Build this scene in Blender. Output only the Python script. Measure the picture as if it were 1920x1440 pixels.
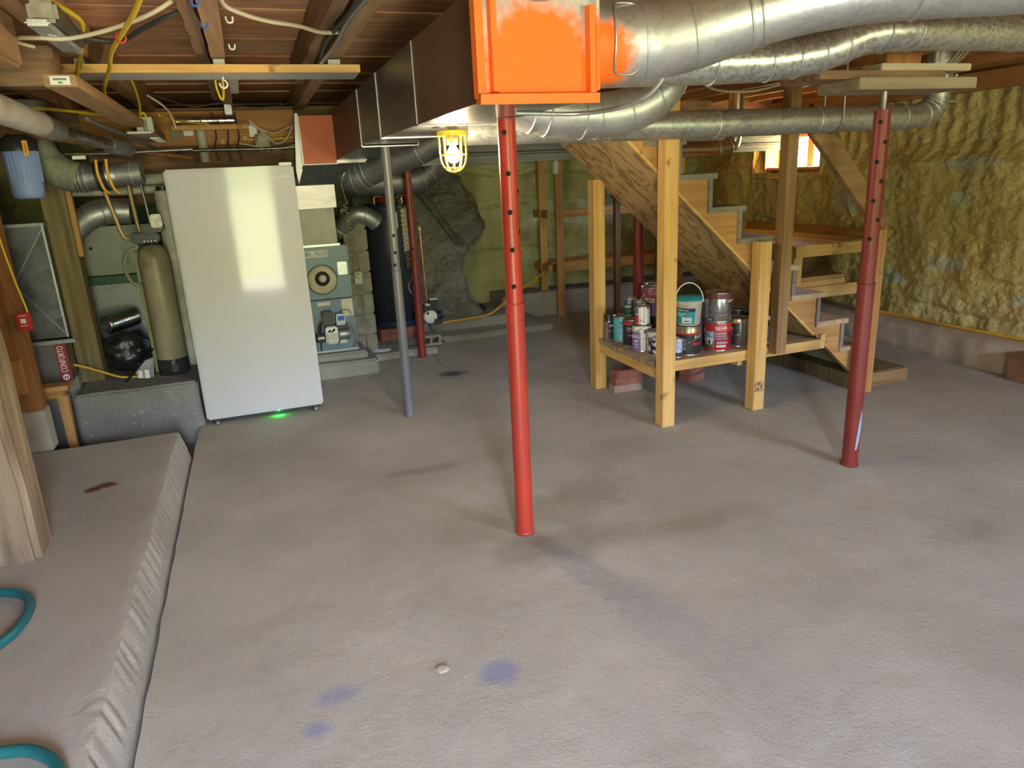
import bpy, bmesh, math, random
from mathutils import Vector, Matrix, noise
random.seed(7)
S = bpy.context.scene
for o in list(bpy.data.objects): bpy.data.objects.remove(o)
COL = S.collection
PI = math.pi

# ---------------------------------------------------------------- camera
cam = bpy.data.cameras.new('camera'); camo = bpy.data.objects.new('camera', cam); COL.objects.link(camo)
cam.sensor_fit = 'HORIZONTAL'; cam.sensor_width = 36.0; cam.lens = 36.0*1331/1920
cam.clip_start = 0.02; cam.clip_end = 200
_R = ((0.9390, -0.1390, 0.3140), (-0.3410, -0.2520, 0.9060), (-0.0470, -0.9580, -0.2840))
_x = Vector((_R[0][0], _R[1][0], _R[2][0])).normalized()
_b = -Vector((_R[0][2], _R[1][2], _R[2][2])).normalized()
_u = _b.cross(_x).normalized(); _x = _u.cross(_b)
M = Matrix.Identity(4)
for i in range(3): M[i][0], M[i][1], M[i][2] = _x[i], _u[i], _b[i]
M[2][3] = 1.6
camo.matrix_world = M
S.camera = camo

# ---------------------------------------------------------------- light
S.view_settings.view_transform = 'Standard'
S.view_settings.look = 'None'
S.view_settings.gamma = 1.0
S.view_settings.use_curve_mapping = False
S.view_settings.exposure = 1.5
S.cycles.max_bounces = 14; S.cycles.diffuse_bounces = 8; S.cycles.glossy_bounces = 6
SKY = 30.0
w = bpy.data.worlds.new('World'); S.world = w; w.use_nodes = True
nt = w.node_tree; nt.nodes.clear()
out = nt.nodes.new('ShaderNodeOutputWorld'); bg = nt.nodes.new('ShaderNodeBackground')
tc = nt.nodes.new('ShaderNodeTexCoord'); sp = nt.nodes.new('ShaderNodeSeparateXYZ')
rp = nt.nodes.new('ShaderNodeValToRGB'); mr = nt.nodes.new('ShaderNodeMapRange')
mr.inputs['From Min'].default_value = -1; mr.inputs['From Max'].default_value = 1
nt.links.new(tc.outputs['Generated'], sp.inputs[0]); nt.links.new(sp.outputs['Z'], mr.inputs['Value'])
nt.links.new(mr.outputs[0], rp.inputs[0])
cr = rp.color_ramp                      # sunlit lawn below the horizon, a belt of trees, blue sky above them
cr.elements[0].position = 0.0; cr.elements[0].color = (0.52, 0.54, 0.32, 1)
cr.elements[1].position = 1.0; cr.elements[1].color = (0.95, 1.10, 1.5, 1)
e = cr.elements.new(0.49); e.color = (0.56, 0.57, 0.33, 1)
e = cr.elements.new(0.505); e.color = (0.30, 0.36, 0.16, 1)
e = cr.elements.new(0.56); e.color = (0.34, 0.40, 0.20, 1)
e = cr.elements.new(0.60); e.color = (0.98, 1.14, 1.5, 1)
bg.inputs['Strength'].default_value = SKY
nt.links.new(rp.outputs[0], bg.inputs['Color']); nt.links.new(bg.outputs[0], out.inputs[0])

def light(name, kind, loc, energy, color, target=None, **kw):
    l = bpy.data.lights.new(name, kind); l.energy = energy; l.color = color
    o = bpy.data.objects.new(name, l); COL.objects.link(o); o.location = loc
    for k, v in kw.items(): setattr(l, k, v)
    if target is not None:
        o.rotation_euler = (Vector(target)-Vector(loc)).to_track_quat('-Z', 'Y').to_euler()
    return o
light('sun', 'SUN', (9, 6.3, 6), 220.0, (1.0, 0.86, 0.66), (9-0.72, 6.3-0.02, 6-0.69), angle=0.01)
# daylight enters by the doorway behind the camera and by the basement window (sky portals)
DX0, DX1, DZ = -0.26, 0.38, 2.08
p1 = light('doorway_portal', 'AREA', ((DX0+DX1)/2, -1.78, DZ/2), 1.0, (1, 1, 1), ((DX0+DX1)/2, 5, DZ/2), shape='RECTANGLE', size=DX1-DX0, size_y=DZ)
p1.data.cycles.is_portal = True
W2X0, W2X1, W2Z0, W2Z1 = 3.15, 4.4, 1.35, 1.95        # made-up high window beside the doorway, added to brighten the right wall
p3 = light('added_window_portal', 'AREA', ((W2X0+W2X1)/2, -1.78, (W2Z0+W2Z1)/2), 1.0, (1, 1, 1), ((W2X0+W2X1)/2, 5, (W2Z0+W2Z1)/2), shape='RECTANGLE', size=W2X1-W2X0, size_y=W2Z1-W2Z0)
p3.data.cycles.is_portal = True
p2 = light('window_portal', 'AREA', (5.70, 6.3, 1.67), 1.0, (1, 1, 1), (0, 6.3, 1.67), shape='RECTANGLE', size=0.9, size_y=0.34)
p2.data.cycles.is_portal = True

# ---------------------------------------------------------------- materials
MATS = {}
def _nodes(name):
    m = bpy.data.materials.new(name); m.use_nodes = True
    n = m.node_tree; b = n.nodes['Principled BSDF']
    return m, n, b
def mat(name, col, rough=0.6, metal=0.0, col2=None, scale=8.0, stretch=(1, 1, 1), bump=0.0, bscale=None, bdist=0.01,
        spec=0.5, emit=None, estr=0.0, detail=6.0, lo=0.35, hi=0.65, coat=0.0, col3=None, scale3=2.0, trans=0.0, lo3=0.45, hi3=0.6):
    if name in MATS: return MATS[name]
    m, n, b = _nodes(name)
    b.inputs['Roughness'].default_value = rough; b.inputs['Metallic'].default_value = metal
    b.inputs['Specular IOR Level'].default_value = spec
    b.inputs['Coat Weight'].default_value = coat
    b.inputs['Transmission Weight'].default_value = trans
    b.inputs['Base Color'].default_value = (*col, 1)
    if emit: b.inputs['Emission Color'].default_value = (*emit, 1); b.inputs['Emission Strength'].default_value = estr
    if col2 or bump:
        t = n.nodes.new('ShaderNodeTexCoord'); mp = n.nodes.new('ShaderNodeMapping')
        mp.inputs['Scale'].default_value = stretch
        n.links.new(t.outputs['Object'], mp.inputs[0])
    if col2:
        nz = n.nodes.new('ShaderNodeTexNoise'); nz.inputs['Scale'].default_value = scale; nz.inputs['Detail'].default_value = detail
        n.links.new(mp.outputs[0], nz.inputs['Vector'])
        r = n.nodes.new('ShaderNodeValToRGB'); r.color_ramp.elements[0].position = lo; r.color_ramp.elements[1].position = hi
        r.color_ramp.elements[0].color = (*col, 1); r.color_ramp.elements[1].color = (*col2, 1)
        n.links.new(nz.outputs['Fac'], r.inputs[0]); src = r.outputs[0]
        if col3:
            n3 = n.nodes.new('ShaderNodeTexNoise'); n3.inputs['Scale'].default_value = scale3; n3.inputs['Detail'].default_value = 5
            n.links.new(t.outputs['Object'], n3.inputs['Vector'])
            r3 = n.nodes.new('ShaderNodeMapRange'); r3.inputs['From Min'].default_value = lo3; r3.inputs['From Max'].default_value = hi3
            n.links.new(n3.outputs['Fac'], r3.inputs['Value'])
            mx = n.nodes.new('ShaderNodeMix'); mx.data_type = 'RGBA'
            n.links.new(r3.outputs[0], mx.inputs['Factor']); n.links.new(src, mx.inputs['A']); mx.inputs['B'].default_value = (*col3, 1)
            src = mx.outputs['Result']
        n.links.new(src, b.inputs['Base Color'])
    if bump:
        nb = n.nodes.new('ShaderNodeTexNoise'); nb.inputs['Scale'].default_value = bscale or scale*3; nb.inputs['Detail'].default_value = 5
        n.links.new(mp.outputs[0], nb.inputs['Vector'])
        bp = n.nodes.new('ShaderNodeBump'); bp.inputs['Strength'].default_value = bump; bp.inputs['Distance'].default_value = bdist
        n.links.new(nb.outputs['Fac'], bp.inputs['Height']); n.links.new(bp.outputs[0], b.inputs['Normal'])
    MATS[name] = m
    return m

def wood(name, c1, c2, axis='x', scale=9, rough=0.65, knots=None, stretch=0.06, bump=0.25):
    st = {'x': (stretch, 1, 1), 'y': (1, stretch, 1), 'z': (1, 1, stretch)}[axis]
    return mat(name, c1, rough, 0, c2, scale*3, st, bump, scale*9, 0.004, spec=0.3, lo=0.36, hi=0.66, col3=knots, scale3=7.0, lo3=0.66, hi3=0.74)

def galv(name, base, dark, rough=0.38, sc=28, metal=0.85, fac=0.75):
    if name in MATS: return MATS[name]
    m, n, b = _nodes(name)
    t = n.nodes.new('ShaderNodeTexCoord')
    v = n.nodes.new('ShaderNodeTexVoronoi'); v.inputs['Scale'].default_value = sc
    n.links.new(t.outputs['Object'], v.inputs['Vector'])
    z = n.nodes.new('ShaderNodeTexNoise'); z.inputs['Scale'].default_value = 5; z.inputs['Detail'].default_value = 6
    n.links.new(t.outputs['Object'], z.inputs['Vector'])
    mth = n.nodes.new('ShaderNodeMath'); mth.operation = 'MULTIPLY'
    sx = n.nodes.new('ShaderNodeSeparateColor'); n.links.new(v.outputs['Color'], sx.inputs[0])
    mx0 = n.nodes.new('ShaderNodeMix'); mx0.data_type = 'FLOAT'; mx0.inputs[0].default_value = fac
    n.links.new(sx.outputs[0], mx0.inputs[2]); n.links.new(z.outputs['Fac'], mx0.inputs[3])
    r = n.nodes.new('ShaderNodeValToRGB'); r.color_ramp.elements[0].color = (*dark, 1); r.color_ramp.elements[1].color = (*base, 1)
    r.color_ramp.elements[0].position = .3; r.color_ramp.elements[1].position = .62
    n.links.new(mx0.outputs[0], r.inputs[0]); n.links.new(r.outputs[0], b.inputs['Base Color'])
    b.inputs['Metallic'].default_value = metal
    mr = n.nodes.new('ShaderNodeMapRange'); mr.inputs['To Min'].default_value = rough-.1; mr.inputs['To Max'].default_value = rough+.12
    n.links.new(mx0.outputs[0], mr.inputs['Value']); n.links.new(mr.outputs[0], b.inputs['Roughness'])
    bp = n.nodes.new('ShaderNodeBump'); bp.inputs['Strength'].default_value = .12; bp.inputs['Distance'].default_value = .003
    n.links.new(mx0.outputs[0], bp.inputs['Height']); n.links.new(bp.outputs[0], b.inputs['Normal'])
    MATS[name] = m; return m

# ---------------------------------------------------------------- geometry collector
class G:
    def __init__(s): s.v = []; s.f = []; s.sm = []
    def add(s, vs, fs, smooth=False):
        o = len(s.v); s.v += [tuple(q) for q in vs]; s.f += [tuple(i+o for i in q) for q in fs]; s.sm += [smooth]*len(fs); return s
    def box(s, x0, x1, y0, y1, z0, z1, b=0.0):
        if b <= 0:
            vs = [(x, y, z) for z in (z0, z1) for y in (y0, y1) for x in (x0, x1)]
            return s.add(vs, [(0, 2, 3, 1), (4, 5, 7, 6), (0, 1, 5, 4), (2, 6, 7, 3), (0, 4, 6, 2), (1, 3, 7, 5)])
        bm = bmesh.new(); bmesh.ops.create_cube(bm, size=1)
        for q in bm.verts: q.co = Vector(((x0+x1)/2+q.co.x*(x1-x0), (y0+y1)/2+q.co.y*(y1-y0), (z0+z1)/2+q.co.z*(z1-z0)))
        bmesh.ops.bevel(bm, geom=bm.edges[:], offset=b, segments=2, affect='EDGES')
        return s.bm(bm)
    def bm(s, bm, smooth=False):
        bm.verts.index_update(); s.add([q.co[:] for q in bm.verts], [[q.index for q in f.verts] for f in bm.faces], smooth); bm.free(); return s
    def beam(s, p, q, w, h, up=(0, 0, 1), b=0.0):
        """box from p to q, w across, h along 'up'"""
        p = Vector(p); q = Vector(q); d = (q-p).normalized(); u = Vector(up); sd = d.cross(u).normalized(); u = sd.cross(d)
        vs = []
        for e in (p, q):
            for a, c in ((-1, -1), (1, -1), (1, 1), (-1, 1)): vs.append(e+sd*a*w/2+u*c*h/2)
        return s.add(vs, [(0, 1, 2, 3), (4, 7, 6, 5), (0, 4, 5, 1), (1, 5, 6, 2), (2, 6, 7, 3), (3, 7, 4, 0)])
    def prism(s, poly, axis, a0, a1):
        """polygon given in the two other axes, extruded along axis"""
        def P(u, v, a):
            return {'x': (a, u, v), 'y': (u, a, v), 'z': (u, v, a)}[axis]
        n = len(poly); vs = [P(u, v, a0) for u, v in poly]+[P(u, v, a1) for u, v in poly]
        return s.add(vs, [tuple(range(n))[::-1], tuple(range(n, 2*n))]+[(i, (i+1) % n, n+(i+1) % n, n+i) for i in range(n)])
    def tube(s, pts, r, n=12, cap=True, smooth=True):
        pts = [Vector(p) for p in pts]; k = len(pts)
        rs = r if isinstance(r, (list, tuple)) else [r]*k
        rings = []; pr = None
        for i in range(k):
            d = (pts[min(i+1, k-1)]-pts[max(i-1, 0)])
            d = d.normalized() if d.length > 1e-9 else Vector((0, 0, 1))
            if pr is None:
                a = Vector((0, 0, 1)) if abs(d.z) < .9 else Vector((1, 0, 0)); pr = d.cross(a).normalized()
            else:
                pr = (pr-d*pr.dot(d)).normalized()
            c = d.cross(pr); rings.append([pts[i]+(pr*math.cos(2*PI*j/n)+c*math.sin(2*PI*j/n))*rs[i] for j in range(n)])
        vs = [q for rg in rings for q in rg]
        fs = [(i*n+j, i*n+(j+1) % n, (i+1)*n+(j+1) % n, (i+1)*n+j) for i in range(k-1) for j in range(n)]
        s.add(vs, fs, smooth)
        if cap:
            s.add(rings[0], [tuple(range(n))[::-1]]); s.add(rings[-1], [tuple(range(n))])
        return s
    def lathe(s, prof, c=(0, 0, 0), n=24, axis='z', smooth=True, a0=0.0, a1=2*PI):
        full = abs(a1-a0-2*PI) < 1e-6; m = n if full else n+1
        vs = []
        for r, z in prof:
            for j in range(m):
                a = a0+(a1-a0)*j/n; x, y = r*math.cos(a), r*math.sin(a)
                v = {'z': (x, y, z), 'x': (z, x, y), 'y': (x, z, y)}[axis]
                vs.append((v[0]+c[0], v[1]+c[1], v[2]+c[2]))
        fs = []
        for i in range(len(prof)-1):
            for j in range(n):
                j2 = (j+1) % m
                q = (i*m+j, i*m+j2, (i+1)*m+j2, (i+1)*m+j)
                fs.append(q if axis != 'y' else q[::-1])
        return s.add(vs, fs, smooth)
    def mesh(s, name, off=(0, 0, 0)):
        me = bpy.data.meshes.new(name); me.from_pydata([(a-off[0], b-off[1], c-off[2]) for a, b, c in s.v], [], s.f)
        me.polygons.foreach_set('use_smooth', s.sm); me.update(); return me

def spline(pts, sub=6):
    P = [Vector(p) for p in pts]; o = []
    for i in range(len(P)-1):
        a = P[max(i-1, 0)]; b = P[i]; c = P[i+1]; d = P[min(i+2, len(P)-1)]
        for k in range(sub):
            t = k/sub
            o.append(0.5*((2*b)+(-a+c)*t+(2*a-5*b+4*c-d)*t*t+(-a+3*b-3*c+d)*t**3))
    o.append(P[-1]); return o

def _new(name, me, m, parent=None, loc=None):
    o = bpy.data.objects.new(name, me); COL.objects.link(o)
    if me is not None and m is not None and not me.materials: me.materials.append(m)
    if parent is not None: o.parent = parent
    if loc is not None: o.location = loc
    return o
class T:
    """a thing: an Empty at its base; parts are given in world coordinates (or local if local=True)"""
    def __init__(s, name, label, cat, loc, group=None, local=False, rotz=0, kind=None):
        s.o = bpy.data.objects.new(name, None); COL.objects.link(s.o); s.o.location = loc; s.o.rotation_euler = (0, 0, rotz)
        s.o.empty_display_size = .05
        s.off = (0, 0, 0) if local else loc
        if label: s.o['label'] = label
        if cat: s.o['category'] = cat
        if group: s.o['group'] = group
        if kind: s.o['kind'] = kind
    def part(s, name, g, m, parent=None, label=None):
        o = _new(name, g.mesh(name, s.off), m, parent or s.o)
        if label: o['label'] = label
        return o
def single(name, g, m, label, cat, base, group=None):
    o = _new(name, g.mesh(name, base), m, None, base)
    o['label'] = label; o['category'] = cat
    if group: o['group'] = group
    return o
def struct(name, g, m, parent=None, kind='structure'):
    o = _new(name, g.mesh(name), m, parent)
    if parent is None: o['kind'] = kind
    return o
def struct_empty(name):
    o = bpy.data.objects.new(name, None); COL.objects.link(o); o['kind'] = 'structure'; return o
def cable(name, label, pts, r, m, cat='cable', n=8, sub=6, group=None):
    return single(name, G().tube(spline(pts, sub), r, n), m, label, cat, tuple(pts[0]), group)

def text_mesh(s, size, align='CENTER', ext=0.0006):
    cu = bpy.data.curves.new('t', 'FONT'); cu.body = s; cu.size = size; cu.align_x = align; cu.align_y = 'CENTER'; cu.extrude = ext
    cu.resolution_u = 3
    o = bpy.data.objects.new('t', cu); COL.objects.link(o)
    dg = bpy.context.evaluated_depsgraph_get(); me = bpy.data.meshes.new_from_object(o.evaluated_get(dg))
    bpy.data.objects.remove(o); bpy.data.curves.remove(cu); me.materials.clear()
    return me
def text_flat(t, s, size, origin, xdir, updir, m, name='lettering', parent=None, align='CENTER', sx=1.0):
    me = text_mesh(s, size, align); X = Vector(xdir).normalized(); U = Vector(updir).normalized(); N = X.cross(U)
    off = Vector(t.off)
    for v in me.vertices: v.co = Vector(origin)-off+X*v.co.x*sx+U*v.co.y+N*v.co.z
    return _new(name, me, m, parent or t.o)
def text_wrap(t, s, size, r, ang, z, m, name='lettering', parent=None, sx=1.0):
    """text bent round a vertical cylinder of radius r (local coords), centred on angle ang"""
    me = text_mesh(s, size)
    for v in me.vertices:
        a = ang+v.co.x*sx/r; q = r+v.co.z+.0008
        v.co = Vector((q*math.cos(a), q*math.sin(a), z+v.co.y))
    return _new(name, me, m, parent or t.o)
# ---------------------------------------------------------------- palette
W_new = {a: wood('pine_'+a, (0.56, 0.33, 0.10), (0.70, 0.46, 0.165), a, knots=(0.30, 0.15, 0.05)) for a in 'xyz'}
W_mid = {a: wood('fir_'+a, (0.40, 0.205, 0.068), (0.52, 0.29, 0.105), a, knots=(0.22, 0.10, 0.04)) for a in 'xyz'}
W_old = {a: wood('old_timber_'+a, (0.17, 0.095, 0.05), (0.30, 0.18, 0.10), a, stretch=.1, bump=.5) for a in 'xyz'}
W_joist = {a: wood('joist_'+a, (0.30, 0.175, 0.09), (0.44, 0.275, 0.145), a, bump=.4) for a in 'xyz'}
W_plank = {k: wood('subfloor_%d' % k, c1, c2, 'x', 7, .75, stretch=.12, bump=.5) for k, (c1, c2) in enumerate([
    ((0.43, 0.20, 0.105), (0.66, 0.39, 0.23)), ((0.52, 0.27, 0.15), (0.72, 0.46, 0.28)), ((0.38, 0.18, 0.10), (0.60, 0.34, 0.20)),
    ((0.42, 0.18, 0.08), (0.62, 0.32, 0.16))])}
W_dark = {a: wood('dark_treated_'+a, (0.22, 0.125, 0.052), (0.34, 0.205, 0.09), a, bump=.4) for a in 'xyz'}
W_orange = {a: wood('orange_fir_'+a, (0.36, 0.16, 0.05), (0.50, 0.25, 0.09), a) for a in 'xyz'}
W_grey = {a: wood('grey_painted_'+a, (0.20, 0.18, 0.15), (0.27, 0.24, 0.20), a, bump=.3) for a in 'xyz'}
W_tread = wood('worn_tread', (0.42, 0.30, 0.18), (0.54, 0.40, 0.26), 'y')
W_rough = wood('rough_hewn', (0.17, 0.12, 0.08), (0.40, 0.30, 0.21), 'z', 5, .85, knots=(0.10, 0.08, 0.06), stretch=.10, bump=1.0)
W_rust = wood('redwood', (0.24, 0.10, 0.035), (0.34, 0.16, 0.06), 'z')
W_green = wood('green_stained', (0.12, 0.09, 0.04), (0.22, 0.17, 0.08), 'z')

def plywood():
    m, n, b = _nodes('plywood'); b.inputs['Roughness'].default_value = .6; b.inputs['Specular IOR Level'].default_value = .3
    t = n.nodes.new('ShaderNodeTexCoord'); mp = n.nodes.new('ShaderNodeMapping'); mp.inputs['Rotation'].default_value = (0, math.radians(-42), 0)
    mp.inputs['Scale'].default_value = (1.2, 4.5, 4.5)
    n.links.new(t.outputs['Object'], mp.inputs[0])
    nz = n.nodes.new('ShaderNodeTexNoise'); nz.inputs['Scale'].default_value = 1.15; nz.inputs['Detail'].default_value = 2.0
    n.links.new(mp.outputs[0], nz.inputs['Vector'])
    ml = n.nodes.new('ShaderNodeMath'); ml.operation = 'MULTIPLY'; ml.inputs[1].default_value = 11
    n.links.new(nz.outputs['Fac'], ml.inputs[0])
    fr = n.nodes.new('ShaderNodeMath'); fr.operation = 'PINGPONG'; fr.inputs[1].default_value = 1.0
    n.links.new(ml.outputs[0], fr.inputs[0])
    r = n.nodes.new('ShaderNodeValToRGB'); r.color_ramp.elements[0].color = (0.27, 0.16, 0.065, 1); r.color_ramp.elements[1].color = (0.50, 0.35, 0.165, 1)
    r.color_ramp.elements[0].position = .05; r.color_ramp.elements[1].position = .55
    n.links.new(fr.outputs[0], r.inputs[0]); n.links.new(r.outputs[0], b.inputs['Base Color'])
    MATS['plywood'] = m; return m
M_ply = plywood()

def concrete(name, c1, c2, c3, spots=(), speck=None):
    """noisy slab; spots = (x, y, rx, ry, colour, strength) stains and painted tints lying on it"""
    m, n, b = _nodes(name); b.inputs['Roughness'].default_value = .9; b.inputs['Specular IOR Level'].default_value = .2
    t = n.nodes.new('ShaderNodeTexCoord')
    def nz(sc, det=6, rough=.6):
        q = n.nodes.new('ShaderNodeTexNoise'); q.inputs['Scale'].default_value = sc; q.inputs['Detail'].default_value = det; q.inputs['Roughness'].default_value = rough
        n.links.new(t.outputs['Object'], q.inputs['Vector']); return q.outputs['Fac']
    r = n.nodes.new('ShaderNodeValToRGB'); r.color_ramp.elements[0].position = .34; r.color_ramp.elements[1].position = .66
    r.color_ramp.elements[0].color = (*c1, 1); r.color_ramp.elements[1].color = (*c2, 1)
    n.links.new(nz(1.3, 8), r.inputs[0]); src = r.outputs[0]
    def over(src, fac, col):
        mx = n.nodes.new('ShaderNodeMix'); mx.data_type = 'RGBA'
        n.links.new(fac, mx.inputs['Factor']); n.links.new(src, mx.inputs['A']); mx.inputs['B'].default_value = (*col, 1); return mx.outputs['Result']
    def rng(v, a, c, hi=1.0):
        q = n.nodes.new('ShaderNodeMapRange'); q.inputs['From Min'].default_value = a; q.inputs['From Max'].default_value = c; q.inputs['To Max'].default_value = hi
        n.links.new(v, q.inputs['Value']); return q.outputs[0]
    src = over(src, rng(nz(2.7, 7, .65), .52, .72, .6), c3)
    src = over(src, rng(nz(60, 3), .62, .75, .3), tuple(q*.55 for q in c1))
    if speck: src = over(src, rng(nz(38, 4, .7), .60, .70, .8), speck)
    warp = n.nodes.new('ShaderNodeTexNoise'); warp.inputs['Scale'].default_value = 5; warp.inputs['Detail'].default_value = 5
    n.links.new(t.outputs['Object'], warp.inputs['Vector'])
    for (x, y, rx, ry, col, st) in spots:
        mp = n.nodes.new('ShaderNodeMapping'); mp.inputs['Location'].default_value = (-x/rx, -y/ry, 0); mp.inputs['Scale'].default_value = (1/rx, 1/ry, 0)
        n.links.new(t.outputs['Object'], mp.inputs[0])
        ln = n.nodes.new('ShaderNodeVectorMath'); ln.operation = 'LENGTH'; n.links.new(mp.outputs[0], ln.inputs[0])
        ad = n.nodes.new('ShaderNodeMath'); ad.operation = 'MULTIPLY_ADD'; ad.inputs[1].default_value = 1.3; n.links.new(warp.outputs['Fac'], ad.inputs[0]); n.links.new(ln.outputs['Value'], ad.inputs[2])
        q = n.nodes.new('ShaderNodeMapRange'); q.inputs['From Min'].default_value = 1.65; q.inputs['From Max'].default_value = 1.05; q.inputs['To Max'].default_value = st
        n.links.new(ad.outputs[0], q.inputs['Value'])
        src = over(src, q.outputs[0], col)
    n.links.new(src, b.inputs['Base Color'])
    h1 = nz(9, 10, .75); h2 = nz(90, 4, .6)
    ad = n.nodes.new('ShaderNodeMath'); ad.operation = 'MULTIPLY_ADD'; ad.inputs[1].default_value = .22
    n.links.new(h2, ad.inputs[0]); n.links.new(h1, ad.inputs[2])
    bp = n.nodes.new('ShaderNodeBump'); bp.inputs['Strength'].default_value = .7; bp.inputs['Distance'].default_value = .022
    n.links.new(ad.outputs[0], bp.inputs['Height']); n.links.new(bp.outputs[0], b.inputs['Normal'])
    MATS[name] = m; return m
DK = (0.13, 0.115, 0.085); BL = (0.13, 0.17, 0.42)
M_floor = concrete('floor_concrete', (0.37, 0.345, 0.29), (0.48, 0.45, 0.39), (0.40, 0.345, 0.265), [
    (1.12, 2.62, .42, .20, DK, .4), (1.45, 3.07, .30, .24, DK, .35), (0.74, 3.72, .32, .07, DK, .3), (1.05, 2.95, .5, .3, (0.27, 0.24, 0.16), .5),
    (0.57, 1.92, .085, .09, BL, .45), (0.05, 2.03, .09, .06, BL, .35), (-0.02, 1.9, .06, .05, BL, .45), (2.72, 1.98, .22, .12, DK, .2), (1.43, 5.62, .16, .16, DK, .6), (1.7, 2.55, .5, .12, (0.27, 0.24, 0.16), .5), (1.9, 3.5, .5, .3, (0.25, 0.235, 0.19), .4), (4.4, 4.0, .9, 1.2, (0.38, 0.29, 0.20), .45)])  # last patch: brown dirt, also painting in warm bounce from wood and foam
M_slab = concrete('slab_concrete', (0.36, 0.33, 0.285), (0.47, 0.435, 0.385), (0.39, 0.345, 0.28), [(-0.91, 3.85, .02, .02, (0.10, 0.03, 0.02), 0)])
M_conc = concrete('old_concrete', (0.25, 0.235, 0.205), (0.38, 0.36, 0.315), (0.25, 0.225, 0.185))
M_concd = concrete('dark_concrete', (0.19, 0.18, 0.165), (0.29, 0.28, 0.26), (0.15, 0.14, 0.125))
M_plinth = concrete('speckled_concrete', (0.17, 0.165, 0.155), (0.27, 0.265, 0.25), (0.13, 0.12, 0.11), (), (0.5, 0.49, 0.46))
M_ledge = concrete('ledge_concrete', (0.46, 0.36, 0.25), (0.56, 0.46, 0.34), (0.30, 0.20, 0.13))
M_block = mat('cinder_block', (0.20, 0.185, 0.145), .9, 0, (0.30, 0.28, 0.22), 18, bump=.6, bscale=90)

def foam(name, c1, c2, c3, pale, patches, rough=.42):
    m, n, b = _nodes(name); b.inputs['Roughness'].default_value = rough; b.inputs['Specular IOR Level'].default_value = .45
    t = n.nodes.new('ShaderNodeTexCoord')
    def nz(sc, det=5, st=None):
        q = n.nodes.new('ShaderNodeTexNoise'); q.inputs['Scale'].default_value = sc; q.inputs['Detail'].default_value = det
        if st:
            mp = n.nodes.new('ShaderNodeMapping'); mp.inputs['Scale'].default_value = st; n.links.new(t.outputs['Object'], mp.inputs[0]); n.links.new(mp.outputs[0], q.inputs['Vector'])
        else: n.links.new(t.outputs['Object'], q.inputs['Vector'])
        return q.outputs['Fac']
    r = n.nodes.new('ShaderNodeValToRGB'); r.color_ramp.elements[0].position = .32; r.color_ramp.elements[1].position = .68
    r.color_ramp.elements[0].color = (*c1, 1); r.color_ramp.elements[1].color = (*c2, 1)
    n.links.new(nz(2.2), r.inputs[0])
    mx = n.nodes.new('ShaderNodeMix'); mx.data_type = 'RGBA'; mr = n.nodes.new('ShaderNodeMapRange')
    mr.inputs['From Min'].default_value = .5; mr.inputs['From Max'].default_value = .68; n.links.new(nz(1.1), mr.inputs['Value'])
    n.links.new(mr.outputs[0], mx.inputs['Factor']); n.links.new(r.outputs[0], mx.inputs['A']); mx.inputs['B'].default_value = (*c3, 1)
    src = mx.outputs['Result']
    for (x, y, z, rx, ry, rz, st) in patches:
        mp = n.nodes.new('ShaderNodeMapping'); mp.inputs['Location'].default_value = (-x/rx, -y/ry, -z/rz); mp.inputs['Scale'].default_value = (1/rx, 1/ry, 1/rz)
        n.links.new(t.outputs['Object'], mp.inputs[0])
        ln = n.nodes.new('ShaderNodeVectorMath'); ln.operation = 'LENGTH'; n.links.new(mp.outputs[0], ln.inputs[0])
        ad = n.nodes.new('ShaderNodeMath'); ad.operation = 'MULTIPLY_ADD'; ad.inputs[1].default_value = 1.5; n.links.new(nz(7, 6), ad.inputs[0]); n.links.new(ln.outputs['Value'], ad.inputs[2])
        q = n.nodes.new('ShaderNodeMapRange'); q.inputs['From Min'].default_value = 1.8; q.inputs['From Max'].default_value = 1.2; q.inputs['To Max'].default_value = st
        n.links.new(ad.outputs[0], q.inputs['Value'])
        mx = n.nodes.new('ShaderNodeMix'); mx.data_type = 'RGBA'; n.links.new(q.outputs[0], mx.inputs['Factor']); n.links.new(src, mx.inputs['A']); mx.inputs['B'].default_value = (*pale, 1)
        src = mx.outputs['Result']
    n.links.new(src, b.inputs['Base Color'])
    bp = n.nodes.new('ShaderNodeBump'); bp.inputs['Strength'].default_value = .9; bp.inputs['Distance'].default_value = .024
    n.links.new(nz(24, 6, (1, 1, 1.3)), bp.inputs['Height']); n.links.new(bp.outputs[0], b.inputs['Normal'])
    MATS[name] = m; return m
M_foamR = foam('spray_foam_olive', (0.52, 0.43, 0.16), (0.66, 0.56, 0.25), (0.64, 0.47, 0.16), (0.52, 0.60, 0.52),
               [(5.3, 5.35, 1.2, .3, .35, .12, .8), (5.3, 4.25, 1.52, .3, .3, .05, .8), (5.3, 4.3, 1.24, .3, .08, .06, .8), (5.3, 4.35, .72, .3, .22, .09, .7), (5.3, 4.9, .55, .3, .2, .07, .7), (5.3, 3.6, .5, .3, .2, .06, .6)])
M_foamB = foam('spray_foam_green', (0.31, 0.31, 0.15), (0.50, 0.47, 0.22), (0.22, 0.28, 0.18), (0.45, 0.52, 0.42), [(4.0, 7.9, 1.0, .5, .4, .2, .4)])
M_rock = mat('dark_foam_rock', (0.14, 0.13, 0.10), .55, 0, (0.23, 0.215, 0.165), 4, (1, 1, 2.2), 1.0, 13, .04)

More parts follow.
